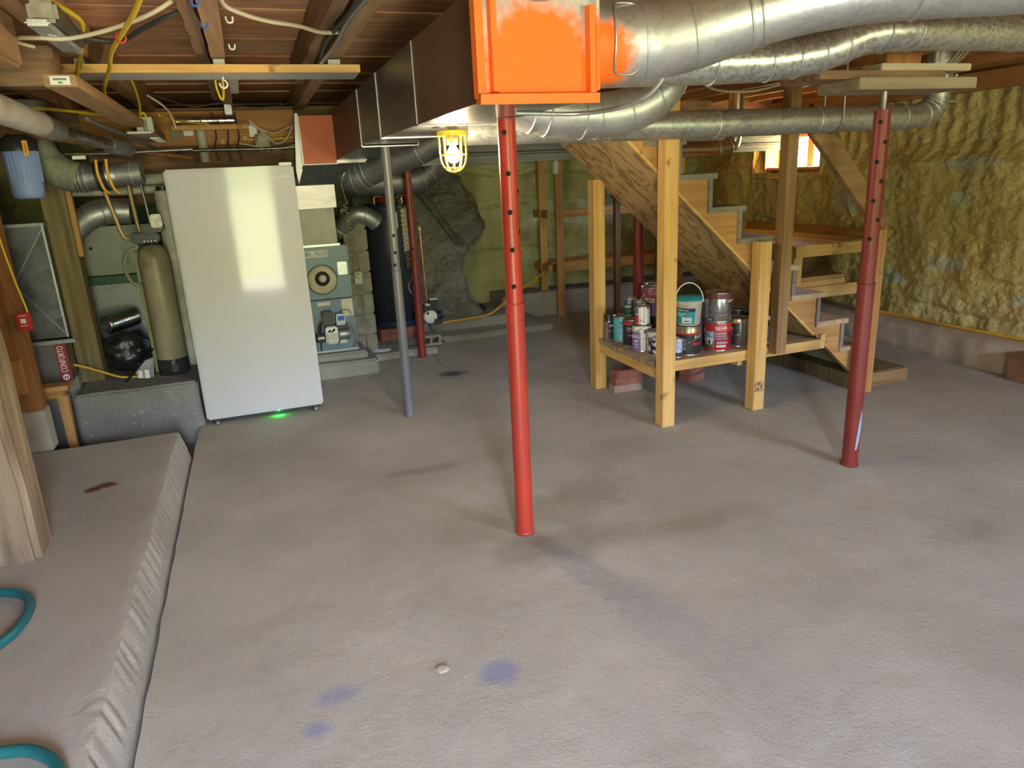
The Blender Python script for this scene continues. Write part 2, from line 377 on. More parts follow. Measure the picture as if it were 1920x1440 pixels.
M_galv = galv('galvanised', (0.62, 0.64, 0.64), (0.46, 0.48, 0.49), .42, 75)
M_galvd = galv('galvanised_dull', (0.38, 0.39, 0.40), (0.27, 0.28, 0.29), .45, 70)
M_galvk = galv('galvanised_dark', (0.30, 0.30, 0.31), (0.21, 0.21, 0.22), .5, 60)
M_hrv = galv('riser_metal', (0.17, 0.18, 0.19), (0.11, 0.12, 0.13), .42, 20)
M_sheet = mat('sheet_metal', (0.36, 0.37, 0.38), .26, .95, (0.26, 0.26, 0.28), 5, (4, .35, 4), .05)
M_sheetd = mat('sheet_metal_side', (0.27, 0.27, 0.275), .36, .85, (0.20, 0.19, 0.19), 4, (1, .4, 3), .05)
M_brown = mat('brown_painted_duct', (0.22, 0.10, 0.065), .5, .3, (0.15, 0.085, 0.065), 5, (1, 1, .3))
M_orange = mat('orange_paint', (0.90, 0.16, 0.012), .45, 0.0, (0.84, 0.19, 0.02), 6)
M_orange2 = mat('rust_orange_paint', (0.55, 0.095, 0.006), .5, 0.0, (0.46, 0.08, 0.006), 5)
M_red = mat('red_oxide_paint', (0.46, 0.038, 0.02), .38, 0, (0.36, 0.04, 0.025), 6, bump=.1, bscale=60, bdist=.002)
M_redd = mat('dull_red_paint', (0.22, 0.026, 0.018), .45, 0, (0.17, 0.022, 0.016), 6, bump=.2, bscale=80, bdist=.002)
M_greyp = mat('grey_blue_paint', (0.135, 0.14, 0.165), .4, .1, (0.185, 0.18, 0.195), 9, (1, 1, .3), col3=(0.25, 0.2, 0.17), scale3=9, lo3=.66, hi3=.74)
M_steel = mat('bare_steel', (0.35, 0.33, 0.30), .4, .9, (0.2, 0.18, 0.16), 20)
M_chrome = mat('bright_metal', (0.75, 0.75, 0.74), .18, 1.0)
M_dark = mat('hole_black', (0.01, 0.01, 0.01), .9)
M_black = mat('black_plastic', (0.022, 0.022, 0.024), .4)
M_bag = mat('black_bag', (0.02, 0.02, 0.022), .3, 0, (0.035, 0.035, 0.038), 12, bump=.6, bscale=18, bdist=.02)
M_white = mat('white_plastic', (0.72, 0.72, 0.70), .4)
M_cream = mat('cream_plastic', (0.58, 0.56, 0.46), .5, 0, (0.50, 0.48, 0.38), 10)
M_frz = mat('freezer_enamel', (0.56, 0.575, 0.59), .06, 0, spec=.13)
M_frzs = mat('freezer_side', (0.66, 0.67, 0.68), .35)
M_pvc = mat('dusty_pvc', (0.52, 0.50, 0.46), .6, 0, (0.36, 0.34, 0.30), 9)
M_yel = mat('yellow_cable', (0.66, 0.47, 0.02), .5)
M_yelo = mat('orange_yellow_cable', (0.70, 0.38, 0.03), .5)
M_wcab = mat('cream_cable', (0.55, 0.48, 0.36), .6)
M_bcab = mat('black_cable', (0.03, 0.03, 0.03), .6)
M_copper = mat('copper', (0.72, 0.30, 0.14), .3, 1.0, (0.5, 0.22, 0.12), 10)
M_coil = mat('brass_coil', (0.42, 0.30, 0.14), .45, .4)
M_blue = mat('blue_housing', (0.16, 0.25, 0.50), .4, 0, (0.20, 0.29, 0.52), 8, (1, 1, .3))
M_tank = mat('grimy_tank', (0.36, 0.31, 0.20), .42, 0, (0.26, 0.225, 0.15), 9, (1, 1, .5), .2, 30, .004, col3=(0.17, 0.14, 0.09), scale3=6, lo3=.56, hi3=.72)
M_furn = mat('furnace_blue', (0.115, 0.175, 0.215), .42, .1, (0.15, 0.205, 0.24), 5)
M_navy = mat('navy_tank', (0.035, 0.04, 0.06), .4, .1)
M_ins = mat('green_insulation', (0.17, 0.18, 0.13), .75, 0, (0.25, 0.26, 0.19), 10, bump=.7, bscale=20, bdist=.02)
M_brick = mat('red_brick', (0.24, 0.085, 0.06), .9, 0, (0.32, 0.12, 0.085), 14, bump=.5, bscale=70)
M_teal = mat('teal_hose', (0.012, 0.125, 0.135), .4)
M_paper = mat('paper', (0.62, 0.60, 0.48), .8)
M_tag = mat('orange_tag', (0.75, 0.36, 0.03), .6)
M_leaf = mat('dry_leaf', (0.09, 0.025, 0.015), .9, 0, (0.13, 0.05, 0.03), 40)
M_foil = mat('crinkled_foil', (0.72, 0.72, 0.72), .25, 1.0, bump=.6, bscale=60, bdist=.004, scale=20)
M_bulb = mat('bulb_glow', (1, .9, .7), .5, 0, emit=(1.0, 0.80, 0.50), estr=420.0)
M_cage = mat('yellow_cage', (0.80, 0.55, 0.03), .4)
def glass():
    m = bpy.data.materials.new('window_glass'); m.use_nodes = True; n = m.node_tree; n.nodes.clear()
    o_ = n.nodes.new('ShaderNodeOutputMaterial'); a = n.nodes.new('ShaderNodeBsdfTransparent'); g_ = n.nodes.new('ShaderNodeBsdfGlossy'); mx = n.nodes.new('ShaderNodeMixShader')
    a.inputs[0].default_value = (.93, .96, .95, 1); g_.inputs['Roughness'].default_value = .02; mx.inputs[0].default_value = .06
    n.links.new(a.outputs[0], mx.inputs[1]); n.links.new(g_.outputs[0], mx.inputs[2]); n.links.new(mx.outputs[0], o_.inputs[0]); return m
M_glass = glass()
M_ink = mat('ink_black', (0.02, 0.02, 0.02), .7)
M_inkw = mat('ink_white', (0.8, 0.8, 0.78), .6)
M_bluei = mat('ink_blue', (0.04, 0.10, 0.5), .6)
M_mg = mat('maroon_print', (0.26, 0.02, 0.035), .5)
M_led = mat('green_led', (0.0, 0.4, 0.05), .5, emit=(0.02, 1.0, 0.10), estr=25.0)
# ================================================================ the setting
ZJ, ZS = 2.19, 2.36            # underside of joists / of the floorboards above
def nz3(p, s): return noise.noise(Vector(p)*s)
def grid(name, fn, nu, nv, m, skip=None, parent=None, smooth=True):
    g = G(); vs = [fn(i/nu, j/nv) for i in range(nu+1) for j in range(nv+1)]
    fs = [(i*(nv+1)+j, (i+1)*(nv+1)+j, (i+1)*(nv+1)+j+1, i*(nv+1)+j+1) for i in range(nu) for j in range(nv) if not (skip and skip((i+.5)/nu, (j+.5)/nv))]
    g.add(vs, fs, smooth); return struct(name, g, m, parent)

# floor: worn, slightly uneven concrete with a crumbling left edge above the trench
def floor_fn(u, v):
    x = -0.54+u*6.2; y = -3.0+v*11.2
    z = .004*nz3((x, y, 0), 1.6)+.0025*nz3((x, y, 3), 7)
    if u == 0: x += .005*nz3((0, y, 5), 6)
    return (x, y, z)
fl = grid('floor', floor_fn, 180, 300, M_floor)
g = G().box(-0.53, 5.7, -3.0, 8.2, -.35, -.03); struct('floor_base', g, M_conc, fl)
# short ridge of mortar and grit across the floor, drain with its crack
def lump(x, y, r, h, n=9):
    g = G(); rings = [(1, 0), (.85, .6), (.5, .95), (0.02, 1)]; vs = []
    for k, (a, b) in enumerate(rings):
        for j in range(n):
            q = r*a*(1+.35*nz3((x+math.cos(j)*3, y+j, k), 1.7)); vs.append((x+q*math.cos(2*PI*j/n), y+q*math.sin(2*PI*j/n), h*b-.002))
    return vs, [(k*n+j, k*n+(j+1) % n, (k+1)*n+(j+1) % n, (k+1)*n+j) for k in range(3) for j in range(n)]
g = G()
for k in range(46):
    t = k/45; x = .14+t*.42+random.uniform(-.012, .012); y = 2.37-t*.52+random.uniform(-.012, .012)
    vs, fs = lump(x, y, random.uniform(.006, .015), random.uniform(.001, .004)); g.add(vs, fs, True)
vs, fs = lump(.4, 2.02, .026, .010); g.add(vs, fs, True)
ridge = struct('mortar_ridge', g, M_floor, fl); ridge['kind'] = 'stuff'
g = G().tube([(1.43+.02*math.sin(t*9), 5.72+t*.62, .001) for t in [k/14 for k in range(15)]], [.0035]*15, 5); struct('floor_crack', g, M_concd, fl)
g = G().lathe([(.10, .0), (.10, .003), (.085, .005), (.02, .002), (.001, .002)], (1.43, 5.62, 0), 24); dr = struct('floor_drain', g, M_concd, fl)
for k in range(5):
    g = G().box(1.37, 1.49, 5.57+k*.022, 5.577+k*.022, .002, .0045); struct('drain_slot', g, M_dark, dr)

# raised slab on the left, ragged edge
def slab_fn(u, v):
    y = -3.0+v*7.62
    prof = [(-3.2, .16), (-0.95, .16), (-0.72, .162), (-0.635, .161), (-0.606, .156), (-0.594, .115), (-0.570, .03), (-0.548, -.05)]
    k = u*7; i = min(int(k), 6); t = k-i
    x = prof[i][0]*(1-t)+prof[i+1][0]*t; z = prof[i][1]*(1-t)+prof[i+1][1]*t
    e = .009*nz3((0, y, 2), 3)+.011*nz3((0, y, 7), 34)
    if u > .4 and u < .85: x += e; z += .004*nz3((x, y, 1), 30)
    z += .003*nz3((x, y, 4), 3)
    return (x, y, z)
sl = grid('floor_left', slab_fn, 35, 420, M_slab)
g = G().box(-3.2, -.60, 4.55, 4.60, -.3, .146); struct('slab_end', g, M_slab, sl)
g = G().box(-3.2, -.5, -3.0, 8.1, -.4, -.12); struct('floor_trench', g, M_concd)

# plinth behind the trench carrying the water softener
def rough_block(x0, x1, y0, y1, z0, z1, amp=.01, n=10, sc=4):
    bm = bmesh.new(); bmesh.ops.create_cube(bm, size=1)
    for q in bm.verts: q.co = Vector(((x0+x1)/2+q.co.x*(x1-x0), (y0+y1)/2+q.co.y*(y1-y0), (z0+z1)/2+q.co.z*(z1-z0)))
    bmesh.ops.bevel(bm, geom=bm.edges[:], offset=.015, segments=2, affect='EDGES')
    bmesh.ops.subdivide_edges(bm, edges=bm.edges[:], cuts=n, use_grid_fill=True)
    for q in bm.verts: q.co += Vector((nz3(q.co, sc), nz3(q.co+Vector((9, 0, 0)), sc), nz3(q.co+Vector((0, 9, 0)), sc)))*amp
    return G().bm(bm, False)
pl = struct('trim_1', rough_block(-1.26, -.50, 5.2, 7.0, -.15, .33, .012), M_plinth)
struct('trim_2', rough_block(-2.6, -1.27, 5.45, 7.6, -.15, .42, .01), M_concd)
# right and back ledges at the foot of the foam walls
def ledge_fn(u, v):
    y = -1.4+v*9.0
    prof = [(5.10, -.03), (5.08, .04), (5.09, .15), (5.11, .205), (5.15, .222), (5.7, .23)]
    k = u*5; i = min(int(k), 4); t = k-i
    x = prof[i][0]*(1-t)+prof[i+1][0]*t; z = prof[i][1]*(1-t)+prof[i+1][1]*t
    return (x+.03*nz3((0, y, z), 1.7)+.012*nz3((x, y, z), 9), y, z+.008*nz3((x, y, 3), 6))
grid('trim_3', ledge_fn, 20, 240, M_ledge)
struct('trim_4', rough_block(2.55, 5.5, 7.55, 8.3, -.05, .27, .02), M_conc)
# two shallow concrete steps in front of the rock
struct('trim_5', rough_block(1.36, 2.86, 6.82, 8.0, -.1, .055, .006), M_conc)
struct('trim_6', rough_block(1.30, 2.62, 7.12, 8.0, -.1, .15, .012), M_conc)
# slab under the furnace: two tiers
struct('trim_7', rough_block(-.1, .87, 6.0, 7.4, -.1, .13, .008), M_conc)
struct('trim_8', rough_block(-.05, .80, 6.10, 7.3, .10, .19, .006), M_conc)
struct('trim_9', rough_block(.86, 1.5, 6.42, 7.6, -.1, .06, .012), M_conc)

# right wall: spray foam over the foundation, window hole
WY0, WY1, WZ0, WZ1 = 5.86, 6.74, 1.50, 1.86
def wr_fn(u, v):
    y = -1.4+u*9.6; z = .2+v*1.95
    x = 5.36+.035*nz3((0, y, z), 1.3)+.03*nz3((1, y, z*.7), 3.2)+.018*nz3((2, y, z*.8), 7.5)+.014*nz3((3, y, z*.9), 16)+.008*nz3((3, y, z), 34)
    up = max(0, min(1, (z-1.56)/.12))
    x += up*(.02*math.sin(y*46+2.5*nz3((4, y, z), 1.5))*(.6+.4*nz3((5, y, z), 2))+.05)         # ribs under the sill
    x -= .035*math.exp(-((z-1.50-.05*nz3((6, y, 0), 1))/.045)**2)                                # drip ledge
    for zz, ph, w in ((.95, 1, .02), (.55, 5, .025), (.34, 9, .02)):
        x += .022*math.exp(-((z-zz-.10*nz3((ph, y, 0), 1.1))/w)**2)                              # crevices
    dx = .10*math.exp(-((y-7.25)/.35)**2)*(1 if z < 2 else 0); x -= dx
    return (x, y, z)
def wskip(u, v):
    y = -1.4+u*9.6; z = .2+v*1.95
    return WY0-.03 < y < WY1+.03 and WZ0-.03 < z < WZ1+.03
wr = grid('wall_right', wr_fn, 520, 130, M_foamR, wskip)
M_found = mat('foundation', (0.30, 0.28, 0.25), .9, 0, (0.38, 0.36, 0.32), 6)
for (a, b, c, d) in ((-1.6, WY0, 0, 2.6), (WY1, 8.6, 0, 2.6), (WY0, WY1, 0, WZ0), (WY0, WY1, WZ1, 2.6)):
    struct('foundation', G().box(5.52, 5.64, a, b, c, d), M_found, wr)
# foam rolled into the window reveal
def reveal(axis, c, sgn):
    def fn(u, v):
        x = 5.30+u*.5
        if axis == 'z': y = WY0-.04+v*(WY1-WY0+.08); z = c+sgn*.05*(1-u)**1.5+.018*nz3((x, y, 3), 9)-.03*(1-u)**2*(sgn < 0); return (x, y, z)
        z = WZ0-.04+v*(WZ1-WZ0+.08); y = c+sgn*.07*(1-u)**1.5+.02*nz3((x, 3, z), 9); return (x, y, z)
    return fn
grid('foam_reveal', reveal('z', WZ0, -1), 16, 30, M_foamR, parent=wr)
grid('foam_reveal', reveal('y', WY1, 1), 16, 16, M_foamR, parent=wr)
grid('foam_reveal', reveal('y', WY0, -1), 16, 16, M_foamR, parent=wr)
grid('foam_reveal', reveal('z', WZ1, 1), 16, 30, M_foamR, parent=wr)
# wooden sill plate and header on top of the right wall
struct('trim_10', G().beam((5.33, -1.4, 2.10), (5.33, 8.2, 2.10), .12, .13), W_orange['y'])
struct('trim_11', G().beam((5.42, -1.4, 2.24), (5.42, 8.2, 2.24), .12, .16), W_orange['y'])
# window
win = struct_empty('window_1'); win.location = (5.62, 6.3, 1.5)
class _W: o = win; off = (5.62, 6.3, 1.5)
def wpart(name, g, m): return _new(name, g.mesh(name, _W.off), m, win)
wpart('window_frame', G().box(5.56, 5.62, WY0, WY0+.05, WZ0, WZ1).box(5.56, 5.62, WY1-.05, WY1, WZ0, WZ1).box(5.56, 5.62, WY0, WY1, WZ0, WZ0+.035).box(5.56, 5.62, WY0, WY1, WZ1-.035, WZ1), W_orange['y'])
wpart('mullion', G().box(5.57, 5.615, 6.20, 6.26, WZ0, WZ1), W_orange['z'])
wpart('sash', G().box(5.575, 5.61, 6.26, 6.29, WZ0+.03, WZ1-.03).box(5.575, 5.61, WY1-.08, WY1-.05, WZ0+.03, WZ1-.03), W_orange['z'])
for a, b in ((WY0+.05, 6.20), (6.26, WY1-.05)):
    wpart('window_pane', G().box(5.59, 5.596, a, b, WZ0+.035, WZ1-.035), M_glass)

wpart('jamb', G().box(5.38, 5.56, WY1-.035, WY1+.0, WZ0, WZ1), W_orange['z']); wpart('jamb', G().box(5.38, 5.56, WY0, WY0+.035, WZ0, WZ1), W_orange['z'])
wpart('sill', G().box(5.40, 5.56, WY0, WY1, WZ0-.0, WZ0+.025), W_orange['y'])
# back wall: green foam, hole-free, with deep folds
def wb_fn(u, v):
    x = -2.8+u*8.6; z = -.1+v*2.4
    y = 8.0+.10*nz3((x, 0, z), 1.2)+.085*nz3((x, 1, z), 3)+.03*nz3((x, 2, z*.7), 7)+.018*nz3((x, 3, z*.7), 16)
    for zz, ph in ((1.28, 1), (1.62, 4), (.75, 7)):
        y += .06*math.exp(-((z-zz-.1*nz3((x, ph, 0), 1.3))/.035)**2)
    return (x, y, z)
wb = grid('wall_back', wb_fn, 300, 90, M_foamB)
struct('foundation', G().box(-3.2, 5.8, 8.2, 8.5, -.3, 2.6), M_found, wb)
# dark foam-covered bedrock bulging out of the back wall
def rock_fn(u, v):
    z = -.05+v*1.85
    XB = [(-.1, 2.35), (.16, 2.28), (.3, 2.16), (.55, 2.09), (.78, 2.12), (.95, 2.33), (1.05, 2.38), (1.2, 2.34), (1.35, 2.30), (1.5, 2.24), (1.6, 2.18), (1.75, 1.9), (1.9, 1.7)]
    for i in range(len(XB)-1):
        if XB[i][0] <= z <= XB[i+1][0]:
            t = (z-XB[i][0])/(XB[i+1][0]-XB[i][0]); xb = XB[i][1]*(1-t)+XB[i+1][1]*t
    xb += .05*nz3((0, 5, z), 5)+.03*nz3((0, 5, z), 14)
    x = 1.0+(xb+.02-1.0)*min(1, u*1.12)
    front = 7.32+.16*max(0, z-.2)+.25*max(0, z-1.2)
    y = front+.05*nz3((x*1.2, 0, z*2-x), 2.2)+.02*nz3((x*2, 4, z*4-x*2), 3.5)+.02*nz3((x*1.5, 4, z*2-x), 9)+.008*nz3((x, 4, z), 22)
    e = max(0, (u-.78)/.22)
    y += (8.0-front)*e**2.2
    if u > .893: x -= .25*(u-.893)
    y += .10*math.exp(-((x-(2.5-.62*z+.12))/.04)**2)*(.9 < z < 1.7)
    return (x, y, z)
grid('rock_bulge', rock_fn, 110, 130, M_rock, parent=wb)
g = struct('void', G().box(2.15, 2.33, 7.50, 7.7, .13, .2), M_dark, wb)

# left wall and front wall with the doorway behind the camera
struct('wall_left', G().box(-3.3, -2.7, -3.2, 8.5, -.4, 2.6), M_concd)
wf = struct('wall_front', G().box(-3.3, DX0, -1.75, -1.45, -.4, 2.6).box(DX1, W2X0, -1.75, -1.45, -.4, 2.6).box(W2X1, 5.8, -1.75, -1.45, -.4, 2.6).box(W2X0, W2X1, -1.75, -1.45, -.4, W2Z0).box(W2X0, W2X1, -1.75, -1.45, W2Z1, 2.6).box(DX0, DX1, -1.75, -1.45, DZ, 2.6), M_found)
d1 = struct_empty('door_1'); d1.location = (DX0, -1.45, 0)
for (a, b, c, d) in ((DX0-.06, DX0, 0, DZ+.06), (DX1, DX1+.06, 0, DZ+.06), (DX0, DX1, DZ, DZ+.06)):
    _new('door_frame', G().box(a, b, -1.77, -1.42, c, d).mesh('door_frame', (DX0, -1.45, 0)), W_mid['z'], d1)

w2 = struct_empty('added_window'); w2.location = (W2X0, -1.6, W2Z0)  # unseen invented window, put in to light the right side of the room
for (a, b, c, d) in ((W2X0, W2X0+.05, W2Z0, W2Z1), (W2X1-.05, W2X1, W2Z0, W2Z1), (W2X0, W2X1, W2Z0, W2Z0+.05), (W2X0, W2X1, W2Z1-.05, W2Z1), ((W2X0+W2X1)/2-.025, (W2X0+W2X1)/2+.025, W2Z0, W2Z1)):
    _new('window_frame', G().box(a, b, -1.63, -1.57, c, d).mesh('window_frame', (W2X0, -1.6, W2Z0)), W_mid['x'], w2)
# ceiling: joists along the house, floorboards across them
ce = struct_empty('ceiling'); ce.location = (0, 0, ZS)
def cpart(name, g, m): return _new(name, g.mesh(name, (0, 0, ZS)), m, ce)
cpart('upper_floor', G().box(-3.3, 5.8, -1.8, 8.5, ZS+.05, ZS+.25), W_old['x'])
y = -1.7
while y < 8.1:
    wdt = random.choice((.21, .24, .26, .29, .31)); m = W_plank[random.randrange(4)]
    gap = .006; dz = random.uniform(-.006, .006)
    bx = [-3.2]+sorted(random.uniform(-2.5, 5) for _ in range(random.choice((0, 1, 1))))+[5.7]
    for i in range(len(bx)-1):
        g = G(); x0, x1 = bx[i]+.003, bx[i+1]-.003; n = max(2, int((x1-x0)/.18)); vs = []
        for k in range(n+1):
            x = x0+(x1-x0)*k/n; a = .006*nz3((x, y, 0), 4); b = .006*nz3((x, y, 5), 4)
            vs += [(x, y+gap/2+a, ZS+dz), (x, y+wdt-gap/2+b, ZS+dz), (x, y+wdt-gap/2+b, ZS+.045), (x, y+gap/2+a, ZS+.045)]
        fs = [(k*4+a, k*4+(a+1) % 4, (k+1)*4+(a+1) % 4, (k+1)*4+a) for k in range(n) for a in range(4)]+[(0, 3, 2, 1), (n*4, n*4+1, n*4+2, n*4+3)]
        g.add(vs, fs); cpart('plank', g, m)
    y += wdt
def joist(xc, w, m, y0=-1.7, y1=8.1, zb=ZJ, amp=.006):
    g = G(); n = 60; vs = []
    for k in range(n+1):
        y = y0+(y1-y0)*k/n; a = amp*nz3((xc, y, 0), 5); b = amp*nz3((xc, y, 7), 5); c = amp*nz3((xc, y, 3), 4)
        vs += [(xc-w/2+a, y, zb+c), (xc+w/2+b, y, zb+c), (xc+w/2+b, y, ZS-.004), (xc-w/2+a, y, ZS-.004)]
    fs = [(k*4+a, (k+1)*4+a, (k+1)*4+(a+1) % 4, k*4+(a+1) % 4) for k in range(n) for a in range(4)]+[(0, 1, 2, 3), (n*4, n*4+3, n*4+2, n*4+1)]
    g.add(vs, fs); return cpart('joist', g, m)
for xc, w, m in ((-2.2, .06, W_joist['y']), (-1.7, .06, W_joist['y']), (-1.15, .06, W_joist['y']), (-.62, .07, W_joist['y']), (-.035, .065, W_joist['y']), (.50, .075, W_joist['y']), (1.12, .06, W_joist['y']),
                 (1.6, .06, W_orange['y']), (2.1, .06, W_orange['y']), (2.6, .06, W_orange['y']), (3.1, .06, W_orange['y']), (3.6, .06, W_orange['y']), (4.1, .06, W_orange['y']), (4.6, .06, W_orange['y']), (5.05, .06, W_orange['y'])):
    joist(xc, w, m, amp=.006 if xc < 1.2 else .002)
joist(-.105, .05, W_old['y'], 1.5, 5.9, ZJ+.02, .012)       # rotten sister beside the second joist
joist(.40, .055, W_old['y'], 1.0, 5.0, ZJ+.015, .01)
# cross header over the furnace and dark blocking
cpart('header', G().beam((-2.6, 6.6, 2.12), (5.3, 6.6, 2.12), .10, .20), W_old['x'])
# ================================================================ freezer
FX0, FX1, FY, FZ = -0.478, 0.318, 5.15, 1.725
t = T('upright_freezer', 'tall glossy white upright freezer standing left of the furnace', 'freezer', ((FX0+FX1)/2, FY+.33, 0))
t.part('cabinet', G().box(FX0+.004, FX1-.004, FY+.075, FY+.68, .035, FZ-.005, .008), M_frzs)
door = t.part('freezer_door', G().box(FX0, FX1, FY, FY+.068, .045, FZ, .012), M_frz)
t.part('gasket', G().box(FX0+.015, FX1-.015, FY+.066, FY+.078, .06, FZ-.02), M_black)
t.part('hinge_cap', G().box(FX1-.09, FX1-.005, FY+.02, FY+.12, FZ, FZ+.018, .005), M_frzs)
t.part('grille', G().box(FX0+.02, FX1-.02, FY+.06, FY+.09, .015, .045), M_black)
for x in (FX0+.06, FX1-.06):
    t.part('foot', G().lathe([(.001, .0), (.028, .0), (.03, .012), (.022, .018), (.014, .05), (.001, .05)], (x, FY+.05, 0), 14), M_steel)
t.part('power_light', G().lathe([(.001, .018), (.006, .018), (.006, .026), (.001, .026)], (.0, FY+.057, .014), 10), M_led, label='small green power light')
text_flat(t, 'FRIGIDAIRE', .022, (.225, FY-.0012, 1.652), (1, 0, 0), (0, 0, 1), M_steel, 'lettering', door)
ledl = light('freezer_led', 'POINT', (.0, FY+.04, .022), .05, (.05, 1, .15), shadow_soft_size=.004); ledl.parent = t.o; ledl.location = Vector((.0, FY+.02, .022))-Vector(t.off)

# ================================================================ ducts
def seam_ring(p, d, r, w=.006, h=.006):
    """raised bead round a duct at p with axis d"""
    d = Vector(d).normalized(); a = Vector((0, 0, 1)) if abs(d.z) < .9 else Vector((1, 0, 0)); u = d.cross(a).normalized(); c = d.cross(u); n = 28
    return G().tube([Vector(p)+(u*math.cos(2*PI*j/n)+c*math.sin(2*PI*j/n))*(r+h*.3) for j in range(n+1)], h, 6, cap=False)
def spray(name, base, x, z, rx, rz, hard=.35):
    """galvanised metal with a sprayed patch of orange paint"""
    m = galv(name, *base); n = m.node_tree; b = n.nodes['Principled BSDF']
    t_ = n.nodes.new('ShaderNodeTexCoord'); mp = n.nodes.new('ShaderNodeMapping'); mp.inputs['Location'].default_value = (-x/rx, 0, -z/rz); mp.inputs['Scale'].default_value = (1/rx, 0, 1/rz)
    n.links.new(t_.outputs['Object'], mp.inputs[0]); ln = n.nodes.new('ShaderNodeVectorMath'); ln.operation = 'LENGTH'; n.links.new(mp.outputs[0], ln.inputs[0])
    nz = n.nodes.new('ShaderNodeTexNoise'); nz.inputs['Scale'].default_value = 40; nz.inputs['Detail'].default_value = 3; n.links.new(t_.outputs['Object'], nz.inputs['Vector'])
    ad = n.nodes.new('ShaderNodeMath'); ad.operation = 'MULTIPLY_ADD'; ad.inputs[1].default_value = .5; n.links.new(nz.outputs['Fac'], ad.inputs[0]); n.links.new(ln.outputs['Value'], ad.inputs[2])
    q = n.nodes.new('ShaderNodeMapRange'); q.inputs['From Min'].default_value = 1.25+hard/2; q.inputs['From Max'].default_value = 1.25-hard/2; n.links.new(ad.outputs[0], q.inputs['Value'])
    old = b.inputs['Base Color'].links[0].from_socket; mx = n.nodes.new('ShaderNodeMix'); mx.data_type = 'RGBA'
    n.links.new(q.outputs[0], mx.inputs['Factor']); n.links.new(old, mx.inputs['A']); mx.inputs['B'].default_value = (0.90, 0.17, 0.012, 1); n.links.new(mx.outputs['Result'], b.inputs['Base Color'])
    m2 = n.nodes.new('ShaderNodeMath'); m2.operation = 'MULTIPLY_ADD'; m2.inputs[1].default_value = -.85; m2.inputs[2].default_value = .85
    n.links.new(q.outputs[0], m2.inputs[0]); n.links.new(m2.outputs[0], b.inputs['Metallic'])
    return m
GB = ((0.62, 0.64, 0.64), (0.46, 0.48, 0.49), .42, 75)
TX0, TX1, TZ0, TZ1 = .70, 1.05, 1.81, 2.125
t = T('trunk_duct', 'long rectangular sheet-metal trunk duct running to the furnace', 'duct', (.875, 4.0, 1.81))
secs = [(2.14, 3.05), (3.05, 3.92), (3.92, 4.60), (4.60, 5.95)]
for i, (a, b) in enumerate(secs):
    z0a = TZ0 if i < 3 else 1.80; z0b = TZ0 if i < 3 else 1.765
    x0 = TX0+.001*i
    bot = G().add([(x0, a, z0a), (TX1, a, z0a), (TX1, b, z0b), (x0, b, z0b)], [(0, 3, 2, 1)]).add([(x0, a, z0a+.003), (TX1, a, z0a+.003), (TX1, b, z0b+.003), (x0, b, z0b+.003)], [(0, 1, 2, 3)])
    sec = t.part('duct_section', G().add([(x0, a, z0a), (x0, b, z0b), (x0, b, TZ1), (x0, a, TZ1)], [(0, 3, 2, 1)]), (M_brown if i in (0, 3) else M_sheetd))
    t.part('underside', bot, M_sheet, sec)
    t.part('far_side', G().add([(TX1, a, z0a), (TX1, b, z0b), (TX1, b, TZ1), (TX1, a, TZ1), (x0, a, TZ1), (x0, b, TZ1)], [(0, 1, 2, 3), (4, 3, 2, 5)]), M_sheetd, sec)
    if i:
        e = .005
        t.part('drive_cleat', G().box(x0-e, x0+.002, a-.01, a+.01, z0a-.004, TZ1).box(x0-e, TX1+e, a-.01, a+.01, z0a-e, z0a+.002).box(TX1-.002, TX1+e, a-.015, a+.015, z0a, TZ1), M_galvd)
# orange end cap: folded pan with flanges
M_cap = spray('sprayed_end_cap', GB, -.005, .07, .185, .20)
cap = t.part('end_cap', G().box(TX0-.005, TX1+.004, 2.118, 2.128, TZ0-.01, TZ1), M_cap, label='end cap sprayed orange')
t.part('cap_flange', G().prism([(TX0-.035, 2.128), (TX0-.03, 2.10), (TX0-.004, 2.105), (TX0+.002, 2.128)], 'z', TZ0+.004, TZ1).prism([(TX0+.012, 2.118), (TX0+.016, 2.096), (TX0+.034, 2.096), (TX0+.038, 2.118)], 'z', TZ0+.02, TZ1), M_orange, cap)
t.part('cap_flange', G().prism([(2.128, TZ0-.012), (2.085, TZ0-.016), (2.08, TZ0+.012), (2.118, TZ0+.02)], 'x', TX0-.03, TX1+.0), M_orange, cap)
t.part('cap_flange', G().prism([(TX1-.03, 2.118), (TX1-.026, 2.092), (TX1-.008, 2.092), (TX1-.004, 2.118)], 'z', TZ0+.01, TZ1-.06), M_orange, cap)
t.part('cap_collar', G().lathe([(.13, -.012), (.138, 0), (.13, .012)], (.87, 2.11, 2.21), 24, 'y', a0=PI+.74, a1=2*PI-.74).lathe([(.115, -.012), (.122, 0), (.115, .012)], (.87, 2.108, 2.21), 24, 'y', a0=PI+.85, a1=2*PI-.85), M_galv, cap)
